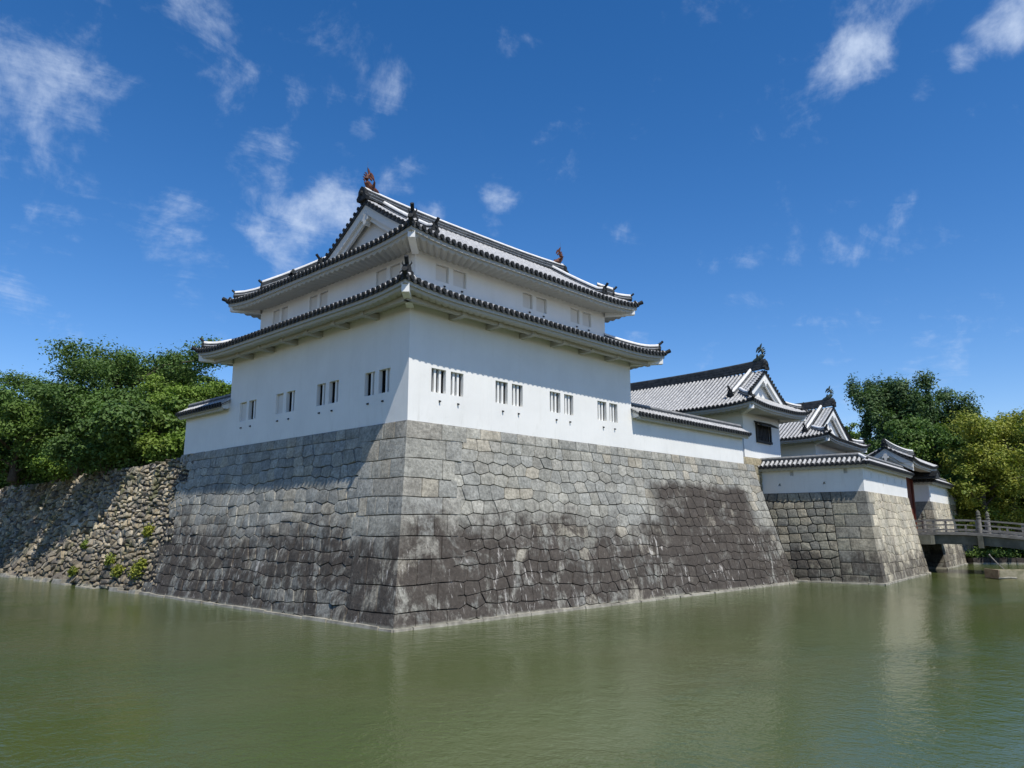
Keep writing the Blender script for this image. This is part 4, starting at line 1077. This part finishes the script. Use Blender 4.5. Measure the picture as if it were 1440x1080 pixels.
ridge(roofg, [TG(gx0 - .05 + (gx1 - gx0 + .1) * k / 16, gy, zr - .03 + .16 * abs(k / 8 - 1) ** 2.5) for k in range(17)], .15, .36, 3)
oni(roofg, TG(gx0 - .1, gy, zr + .1), (-1, 0), 1.0, horn=False); oni(roofg, TG(gx1 + .1, gy, zr + .1), (1, 0), 1.0, horn=False)
for sg, gx in ((-1, gx0 + .35), (1, gx1 - .35)): gable(roofg, TG, (gx, gy), (sg, 0), gh - .3, gze, gsl, .12, gh, gze - .25, .30, mat='plaster_old')
# small rear roof joined to the end of the bastion wall: dark curved tile end over the gate passage
b = MB(); rs = []
cap = thing('side_gate_roof', 'small dark arched tile roof end beside the gate, above the pier wall corner', 'roof', TG(20.4, .2, .3))
pr = [(math.cos(a) * .85, math.sin(a) * .45) for a in [math.pi * k / 10 for k in range(11)]] + [(-.85, -.12), (.85, -.12)]
A = [TG(20.35 + x, -.75, .28 + z) for x, z in pr]; B = [TG(20.35 + x, 2.2, .28 + z) for x, z in pr]; n = len(pr)
b.add(A + B, [tuple(range(n)), tuple(range(2 * n - 1, n - 1, -1))] + [(i, n + i, n + (i + 1) % n, (i + 1) % n) for i in range(n)]); b.build('roof_shell', 'tile_dark', cap)
for k in range(9):
    an = math.pi * (k + .5) / 9; x, z = .85 * math.cos(an), .45 * math.sin(an); b = MB(); b.tube([TG(20.35 + x, -.82, .28 + z), TG(20.35 + x, 2.2, .28 + z)], .07, 7); b.build('tile_row', 'tile_cap', cap)

# ---------------------------------------------------------------- wooden bridge
bridge = thing('wooden_bridge', 'grey weathered wooden arched bridge with railings over the moat', 'bridge', TG(16.7, -8, -4))
BX0, BX1 = 14.1, 19.3
def dz(y): y = min(y, 1.2); return -3.93 - .0139 * (y + 1.5) ** 2 if y > -7 else -4.35 - .155 * (-7 - y)
ys = [1.0 - .45 * k for k in range(48)]
def strip(b, x0, x1, zo0, zo1, ys=ys):
    for i in range(len(ys) - 1):
        y0, y1 = ys[i + 1], ys[i]; V = []
        for y in (y0, y1):
            z = dz(y); V += [TG(x0, y, z + zo0), TG(x1, y, z + zo0), TG(x1, y, z + zo1), TG(x0, y, z + zo1)]
        F = [(0, 4, 5, 1), (3, 2, 6, 7), (0, 3, 7, 4), (1, 5, 6, 2)]
        if i == 0: F.append((4, 7, 6, 5))
        if i == len(ys) - 2: F.append((0, 1, 2, 3))
        b.add(V, F)
for k, y in enumerate([1.0 - .30 * i for i in range(70)]):
    b = MB(); z = dz(y - .15); b.box((BX0 - .1, y - .285, z - .09), (BX1 + .1, y, z), 0, TG); b.build('deck_plank', 'bridge_wood', bridge)
for x in (BX0 - .16, BX1 + .02):
    b = MB(); strip(b, x, x + .14, -.14, .06); b.build('edge_board', 'bridge_wood', bridge)
for x in (BX0 - .02, 16.55, BX1 - .28):
    b = MB(); strip(b, x, x + .30, -.78, -.15); b.build('side_beam', 'bridge_beam', bridge)
def rail(x):
    for z0, z1, w, nm in ((.82, .92, .07, 'top_rail'), (.50, .58, .05, 'middle_rail'), (.14, .26, .07, 'bottom_rail')):
        b = MB(); strip(b, x - w, x + w, z0, z1); b.build(nm, 'bridge_wood', bridge)
    for k in range(16):
        y = .2 - 1.3 * k; z = dz(y); b = MB(); b.box((x - .05, y - .06, z + .02), (x + .05, y + .06, z + .50), 0, TG); b.build('baluster', 'bridge_wood', bridge)
        if k % 2: b = MB(); b.box((x - .045, y - .07, z + .58), (x + .045, y + .07, z + .82), 0, TG); b.build('baluster', 'bridge_wood', bridge)
    for y in (.35, -3.85, -8.2, -12.6, -17):
        z = dz(y); b = MB(); b.tube([TG(x, y, z - .25), TG(x, y, z + .98)], .155, 14, caps=True); p = b.build('post', 'bridge_wood', bridge, smooth=False)
        g = MB(); rr = [(.165, 0), (.165, .10), (.12, .13), (.12, .22), (.15, .25), (.15, .30), (.11, .33), (.135, .40), (.12, .48), (.06, .56), (.012, .63)]
        g.tube([TG(x, y, z + .98 + h) for r_, h in rr], [r_ for r_, h in rr], 14, caps=True); g.build('post_cap', 'bridge_beam', p, smooth=True)
rail(BX0); rail(BX1)
for y in (-8.2, -13.5):
    for x in (BX0 + .3, 16.7, BX1 - .3):
        b = MB(); b.tube([TG(x, y, -8), TG(x, y, dz(y) - .7)], .2, 12); b.build('pile', 'bridge_beam', bridge)
    b = MB(); b.box((BX0 - .3, y - .2, dz(y) - 1.05), (BX1 + .3, y + .2, dz(y) - .79), 0, TG); b.build('cross_beam', 'bridge_beam', bridge)
b = MB(); b.box((BX0 - .25, -4.0, dz(-3.85) - .95), (BX1 + .25, -3.7, dz(-3.85) - .1), 0, TG); b.build('cross_beam', 'bridge_beam', bridge)

# ---------------------------------------------------------------- raft with pipes
rc = Vector((39.9, -9.55, WATER)); rd = Vector((.60, -.80, 0)); rn = Vector((.80, .60, 0))
def RP(u, v, z): q = rc + rd * u + rn * v; return (q.x, q.y, q.z + z)
raft = thing('raft', 'small wooden work raft floating under the right end of the bridge', 'raft', tuple(rc))
for k in range(5): b = MB(); b.box((-1.1, -.75 + .31 * k, .10), (1.3, -.75 + .31 * k + .28, .36), 0, RP); b.build('plank', 'raft_wood', raft)
for v in (-.85, .8): b = MB(); b.box((-1.15, v, .0), (1.35, v + .12, .52), 0, RP); b.build('side_board', 'raft_wood', raft)
for u in (-1.18, 1.32): b = MB(); b.box((u, -.85, .02), (u + .1, .9, .56), 0, RP); b.build('end_board', 'rust_wood', raft)
b = MB(); b.box((1.4, -.5, .0), (4.2, .3, .22), 0, RP); b.build('long_float', 'rust', raft)
b = MB(); b.tube([RP(.75, -.95, .3), RP(.95, -1.35, .12), RP(1.2, -1.8, .06), RP(.9, -2.0, .02), RP(.7, -2.15, .0)], .045, 8); o = b.build('pipe', 'white_plastic', None, smooth=True); tag(o, 'bent white pipe hanging from the raft into the water', 'pipe')
b = MB(); b.tube([RP(.1, .85, .4), RP(-.2, 1.1, .8), RP(-.5, 1.35, 1.3)], .028, 8); b.tube([RP(-.5, 1.35, 1.28), RP(-.56, 1.4, 1.42)], .05, 8); b.tube([RP(.1, .85, .36), RP(.14, .82, .46)], .06, 8); o = b.build('boat_hook', 'bridge_wood', None, smooth=True); tag(o, 'thin pale pole leaning up from the raft', 'pole')
b = MB(); b.tube([RP(-1.25, -.95, .05), RP(-.8, -1.15, .12), RP(-.3, -1.1, .1)], .06, 8); o = b.build('float_tube', 'footing_stone', None, smooth=True); tag(o, 'short pale tube floating at the near side of the raft', 'float')

# ---------------------------------------------------------------- vegetation
def leaves(name, mat, parent, clumps, n_leaf, size, flat=.6, droop=0.0, kind=None, seed=1):
    """clumps: list (center, (rx,ry,rz)); leaf quads spread mostly through the outer shell of every clump"""
    rng = np.random.default_rng(seed); C = np.array([c[0] for c in clumps]); R = np.array([c[1] for c in clumps])
    wgt = (R[:, 0] * R[:, 1] + R[:, 0] * R[:, 2]); idx = rng.choice(len(C), n_leaf, p=wgt / wgt.sum())
    d = rng.normal(size=(n_leaf, 3)); d /= np.linalg.norm(d, axis=1)[:, None]
    rad = rng.random(n_leaf) ** .45 * (1 + .26 * rng.normal(size=n_leaf)); P = C[idx] + d * R[idx] * rad[:, None]
    if droop: P[:, 2] -= rng.random(n_leaf) ** 2 * droop
    nrm = d * np.array([.7, .7, .7]) + rng.normal(size=(n_leaf, 3)) * .55 + np.array([0, 0, flat]); nrm /= np.linalg.norm(nrm, axis=1)[:, None]
    a = np.cross(nrm, rng.normal(size=(n_leaf, 3))); a /= np.linalg.norm(a, axis=1)[:, None]; bb = np.cross(nrm, a)
    s = size * (.6 + .8 * rng.random(n_leaf))[:, None]
    el = 1.5 if not droop else 2.2
    V = np.stack([P - a * s * el * .5, P + bb * s * .42, P + a * s * el * .5, P - bb * s * .42], 1).reshape(-1, 3)
    o0 = C.mean(0); me = bpy.data.meshes.new(name); n = n_leaf
    me.vertices.add(4 * n); me.vertices.foreach_set('co', (V - o0).ravel()); me.loops.add(4 * n); me.loops.foreach_set('vertex_index', np.arange(4 * n)); me.polygons.add(n)
    me.polygons.foreach_set('loop_start', np.arange(n) * 4); me.materials.append(MATS[mat]); me.update(calc_edges=True)
    at = me.attributes.new('leafv', 'FLOAT', 'FACE'); cv = rng.random(len(C)); at.data.foreach_set('value', np.clip(cv[idx] * .5 + rng.random(n) * .5, 0, 1))
    o = bpy.data.objects.new(name, me); COL.objects.link(o)
    if parent: o.parent = parent; o.location = Vector(o0) - wloc(parent)
    else: o.location = o0
    if kind: o['kind'] = kind
    return o
def tree(name, label, base, h, r, mat, seed, shape='round', n_leaf=14000, size=.22, trunk_r=.28, lean=(0, 0), nl=9, flat=.6, group=None, lowf=.3, droop=0, ncl=46, crz=.42):
    random.seed(seed); base = Vector(base); root = thing(name, label, 'tree', base, group)
    top = base + Vector((lean[0], lean[1], h)); b = MB()
    tp = [base + (top - base) * k + Vector((random.uniform(-.2, .2), random.uniform(-.2, .2), 0)) * (k > 0) for k in (0, .2, .4, .6, .8)]
    b.tube(tp, [trunk_r * 1.25, trunk_r, trunk_r * .8, trunk_r * .55, trunk_r * .25], 9); clumps = []
    for i in range(nl):
        k = lowf + (.78 - lowf) * i / nl + random.uniform(-.03, .03); st = base + (top - base) * k; an = i * 2.4 + random.uniform(-.4, .4)
        if shape == 'round': L = r * math.sin(math.pi * min(.95, max(.15, (k - lowf + .22) / (1.12 - lowf)))) * random.uniform(.75, 1.1)
        elif shape == 'umbrella': L = r * (.35 + .75 * (1 - abs(k - .55) * 1.2)) * random.uniform(.8, 1.1)
        else: L = r * (1.05 - .6 * k) * random.uniform(.8, 1.1)
        up = random.uniform(.25, .6) if shape != 'umbrella' else random.uniform(.12, .35)
        e = st + Vector((math.cos(an) * L, math.sin(an) * L, L * up)); m_ = (st + e) / 2 + Vector((0, 0, .12 * L))
        b.tube([st, m_, e], [trunk_r * .42, trunk_r * .25, trunk_r * .08], 6)
        for j in range(max(2, ncl // nl)):
            f = random.uniform(.45, 1.08); q = st + (e - st) * f + Vector((random.gauss(0, .13 * r), random.gauss(0, .13 * r), random.gauss(0, .08 * r) + .05 * r)); rr = r * random.uniform(.15, .27)
            if shape == 'cone': clumps.append((tuple(q), (rr * .55, rr * .55, rr * 1.25))); continue
            clumps.append((tuple(q), (rr, rr, rr * (crz if shape == 'umbrella' else .68))))
    for j in range(11):
        q = base + (top - base) * random.uniform(.72, .93 if shape != 'cone' else .86) + Vector((random.gauss(0, .20 * r), random.gauss(0, .20 * r), 0)); rr = r * random.uniform(.18, .26); clumps.append((tuple(q), (rr, rr, rr * (.6 if shape != 'cone' else 1.0))))
    b.build('trunk', 'bark', root, smooth=True); leaves('crown', mat, root, clumps, n_leaf, size, flat, droop, seed=seed)
    return root
def at(px, dist, z=0.0):
    d = pixdir(px, 743.5); d.z = 0; d.normalize(); p = CAM + d * dist; return (p.x, p.y, z)
G1 = 'trees on the rampart left of the tower'
tree('broadleaf_tree', 'tall spreading dark green tree with flat layered foliage, highest left of the tower', at(155, 66, -.4), 11.2, 6.8, 'leaf_dark', 31, 'umbrella', 60000, .135, .38, (-.6, 0), 14, group=G1, ncl=110, lowf=.22)
tree('broadleaf_tree', 'olive-tipped tree crown directly left of the tower eaves, behind the tall dark tree', at(232, 72, -.4), 12.0, 4.6, 'leaf_mid', 32, 'umbrella', 26000, .16, .32, (0, 0), 10, group=G1, ncl=46)
tree('maple_tree', 'bright green tree beside the tower wall, just above the short roofed wall', at(262, 56, -.4), 6.6, 4.3, 'leaf_bright', 33, 'umbrella', 34000, .12, .22, (.4, 0), 11, group=G1, ncl=60, lowf=.3)
tree('broadleaf_tree', 'dense dark tree low between the tall tree and the far left pines', at(75, 62, -.5), 6.3, 4.8, 'leaf_dark', 34, 'round', 32000, .15, .3, (0, 0), 10, group=G1, ncl=55, lowf=.15)
tree('pine_tree', 'bristly olive pine at the far left edge', at(12, 76, -.5), 8.3, 4.8, 'leaf_blue', 35, 'round', 22000, .17, .3, (0, 0), 10, group=G1, flat=1.0, lowf=.2)
tree('pine_tree', 'second bristly pine, right of the one at the left edge', at(60, 82, -.5), 8.0, 4.0, 'leaf_blue', 36, 'round', 12000, .22, .28, (0, 0), 9, group=G1, flat=1.0, lowf=.2)
tree('broadleaf_tree', 'shaded leafy tree low at the left frame edge, under the pine', at(8, 60, -.6), 5.0, 4.2, 'leaf_mid', 37, 'round', 22000, .15, .25, (0, 0), 9, group=G1, lowf=.1)
tree('broadleaf_tree', 'dark tree filling the middle behind the rampart edge', at(150, 58, -.4), 6.2, 4.4, 'leaf_dark', 38, 'round', 28000, .14, .25, (0, 0), 10, group=G1, lowf=.1, ncl=55)
tree('broadleaf_tree', 'mid green tree just left of the short roofed wall', at(215, 53, -.4), 5.0, 3.0, 'leaf_mid', 39, 'round', 14000, .16, .2, (0, 0), 9, group=G1, lowf=.1, ncl=45)
def bush(label, base, r, h, mat, seed, n=4000, size=.13, group=None, cat='bush', nm='bush'):
    random.seed(seed); root = thing(nm, label, cat, base, group); b = MB(); cl = []
    for k in range(7):
        an = k * .9; e = Vector(base) + Vector((math.cos(an) * r * .6, math.sin(an) * r * .6, h * random.uniform(.5, .9))); b.tube([base, (Vector(base) + e) / 2 + Vector((0, 0, .1)), e], [.04 * r, .03 * r, .01 * r], 5); cl.append((tuple(e), (r * .42, r * .42, h * .3)))
    cl.append(((base[0], base[1], base[2] + h * .5), (r * .6, r * .6, h * .45)))
    b.build('stem', 'bark', root); leaves('foliage', mat, root, cl, n, size, seed=seed); return root
bush('bright green bush at the rampart edge beside the white roofed wall', at(222, 47.5, -.4), 1.5, 2.0, 'leaf_bright', 51, 5000)
bush('small bright bush on the rampart top, further left', at(72, 57, -.7), 1.7, 1.5, 'leaf_bright', 52, 5000)
bush('low dark bush on the rampart top between the two bright ones', at(140, 51, -.5), 1.8, 1.6, 'leaf_dark', 53, 5000)
bush('dark hanging shrub over the rampart edge that shades the rubble', at(100, 53, -.6), 2.0, 2.2, 'leaf_dark', 54, 7000)
bush('dark shrub over the rampart at the left frame edge', at(15, 62, -.8), 2.6, 2.0, 'leaf_dark', 55, 7000)
bush('mid green shrub behind the rampart top near the end of the ashlar', at(180, 49.5, -.5), 1.7, 1.7, 'leaf_mid', 56, 6000)
# overhanging limbs cast the diagonal shade on the rubble
def overhang(label, y, x, z, r, seed, n):
    n = int(n * 1.9); random.seed(seed); root = thing('overhanging_tree', label, 'tree', (1.6, y, -.5), None); b = MB()
    b.tube([(1.6, y, -.5), (1.0, y, z * .5), (x, y, z)], [.2, .15, .05], 7); b.build('trunk', 'bark', root, smooth=True); cl = []
    for k in range(12): cl.append(((x + random.uniform(-.9, 1.5), y + random.uniform(-r, r), z + random.uniform(-.5, .9)), (.8, 1.1, .6)))
    leaves('crown', 'leaf_dark', root, cl, n, .17, seed=seed)
overhang('low dark tree leaning out over the middle of the rubble rampart', 27.0, -.9, 2.3, 2.6, 61, 9000)
overhang('low dark tree leaning out over the rubble rampart near the left frame edge', 39.5, -1.4, 2.4, 3.4, 62, 10000)
# tufts on the rubble face
for k, (px_, py_, s) in enumerate([(104, 803, .40), (156, 787, .42), (166, 801, .46), (194, 801, .62), (200, 793, .35), (120, 765, .3), (210, 745, .4)]):
    d = pixdir(px_, py_); best = None
    for t_ in np.linspace(25, 70, 900):
        p = CAM + d * float(t_); v = -p.z / 6.69; xf = -(1.53 + max(0, p.y - YE) * .043) * max(v, 0) ** 1.12
        if p.x >= xf - .12: best = p; break
    if best:
        lab = ['yellow-green weed low on the rubble near the waterline, leftmost', 'yellow-green weed above and between two others on the rubble', 'yellow-green weed just under the middle one', 'largest yellow-green weed tuft, near where rubble meets ashlar', 'small weed just above the largest tuft', 'small weed high on the rubble left of the others', 'weed at the seam between rubble and ashlar'][k]
        root = thing('wall_weed', lab, 'weed', best, 'weeds growing on the rubble rampart'); leaves('foliage', 'leaf_yellow', root, [((best.x, best.y, best.z), (s * .5, s, s * .7)), ((best.x - .05, best.y + s * .5, best.z - s * .3), (s * .4, s * .6, s * .5))], 420, .09, seed=70 + k)
# right side
G2 = 'trees beyond the bridge'
RT = [  # px, dist, base z, height, radius, mat, shape, leaves, size, label
    (1276, 92, -2, 16.4, 5.4, 'leaf_blue', 'cone', 42000, .17, 'tall feathery dark green tree with visible trunks, behind the small gate roof'),
    (1340, 98, -2, 14.6, 5.8, 'leaf_blue', 'round', 30000, .19, 'dark bushy tree to the right of the tall feathery one'),
    (1378, 108, -3, 15.3, 5.0, 'leaf_blue', 'round', 18000, .25, 'dark pine with brownish top, third from the left beyond the bridge'),
    (1430, 84, -5, 13.0, 6.2, 'leaf_yellow', 'round', 38000, .17, 'yellow-green camphor tree at the right frame edge, above the bridge'),
    (1388, 80, -5, 9.4, 4.2, 'leaf_yellow', 'round', 22000, .16, 'yellow-green tree crown left of the one at the frame edge'),
    (1345, 84, -4, 9.8, 4.8, 'leaf_mid', 'round', 20000, .20, 'mid green tree right behind the pier wall'),
    (1440, 122, -5, 18.5, 5.2, 'leaf_blue', 'cone', 12000, .28, 'distant dark pine tip at the right frame edge'),
    (1206, 104, -2, 12.0, 3.2, 'leaf_mid', 'round', 9000, .24, 'small green treetop just right of the second gatehouse gable'),
    (1190, 112, -2, 12.0, 3.6, 'leaf_blue', 'round', 9000, .26, 'treetop hidden mostly behind the second gatehouse gable'),
    (1395, 90, -5, 7.0, 4.6, 'leaf_dark', 'round', 18000, .19, 'low dark tree at the water behind the bridge posts'),
    (1450, 86, -5, 6.6, 4.8, 'leaf_dark', 'round', 16000, .19, 'low dark tree at the water at the right frame edge'),
    (1358, 92, -5, 6.6, 3.6, 'leaf_dark', 'round', 14000, .19, 'low dark tree close behind the pier, at the water'),
    (1300, 84, -2, 10.0, 4.6, 'leaf_dark', 'round', 14000, .22, 'dark tree directly behind the small gate roof'),
    (1480, 90, -5, 12.0, 6.0, 'leaf_mid', 'round', 12000, .25, 'green tree just past the right frame edge'),
    (1420, 100, -5, 13.0, 5.0, 'leaf_mid', 'round', 12000, .25, 'green tree behind the yellow-green ones')]
for k, (px_, ds, z, h, r, mt, sh, nlv, sz, lab) in enumerate(RT):
    tree('broadleaf_tree' if 'pine' not in lab else 'pine_tree', lab, at(px_, ds, z), h, r, mt, 100 + k, sh, nlv, sz, .3, (0, 0), 12, group=G2, ncl=84, lowf=.05 if sh != 'cone' else .28, droop=1.0 if sh == 'cone' else 0)
# wooded shore behind everything: one mass nobody could count
random.seed(9); cl = []
for k in range(150):
    p = at(random.uniform(1150, 1560), random.uniform(112, 150), 0); cl.append(((p[0], p[1], random.uniform(-4, 5)), (3.2, 3.2, 2.6)))
leaves('far_wood', 'leaf_dark', None, cl, 50000, .38, seed=200, kind='stuff')
cl = []
for k in range(90):
    p = at(random.uniform(-60, 262), random.uniform(78, 110), 0); cl.append(((p[0], p[1], random.uniform(0, 3.2)), (3.0, 3.0, 2.4)))
leaves('far_wood', 'leaf_dark', None, cl, 36000, .32, seed=201, kind='stuff')
# low scrub hanging over the far waterline
cl = []
for k in range(160):
    p = at(1335 + 2.2 * (k % 80), 99 + random.uniform(-1.5, 3), 0); cl.append(((p[0], p[1], -5.4 + random.uniform(-.9, 1.3)), (1.7, 1.7, 1.1)))
leaves('shore_scrub', 'leaf_dark', None, cl, 46000, .2, seed=202, kind='stuff')
# low stone quay with grass
q = at(1399, 79, WATER); qd = Vector((math.sin(YAW), -math.cos(YAW), 0)); quay = thing('stone_quay', 'low grassy stone ledge at the far shore under the bridge', 'ledge', q)
for k in range(6):
    a = Vector(q) + qd * (-2.2 + k * .75); b = MB(); n_ = Vector((-qd.y, qd.x, 0))
    V = [a, a + qd * .7, a + qd * .7 + n_ * 3, a + n_ * 3]; b.add([v + Vector((0, 0, -.5)) for v in V] + [v + Vector((0, 0, .55 + random.uniform(-.05, .05))) for v in V], [(4, 5, 6, 7), (0, 1, 5, 4), (1, 2, 6, 5), (2, 3, 7, 6), (3, 0, 4, 7)]); b.build('stone', 'gate_stone', quay)
leaves('grass', 'leaf_mid', quay, [((q[0] + qd.x * k - n_.x * 0 + n_.x * 1.0, q[1] + qd.y * k + n_.y * 1.0, WATER + .8), (.9, .9, .4)) for k in (-1.6, -.6, .4, 1.4)], 2400, .14, seed=77)
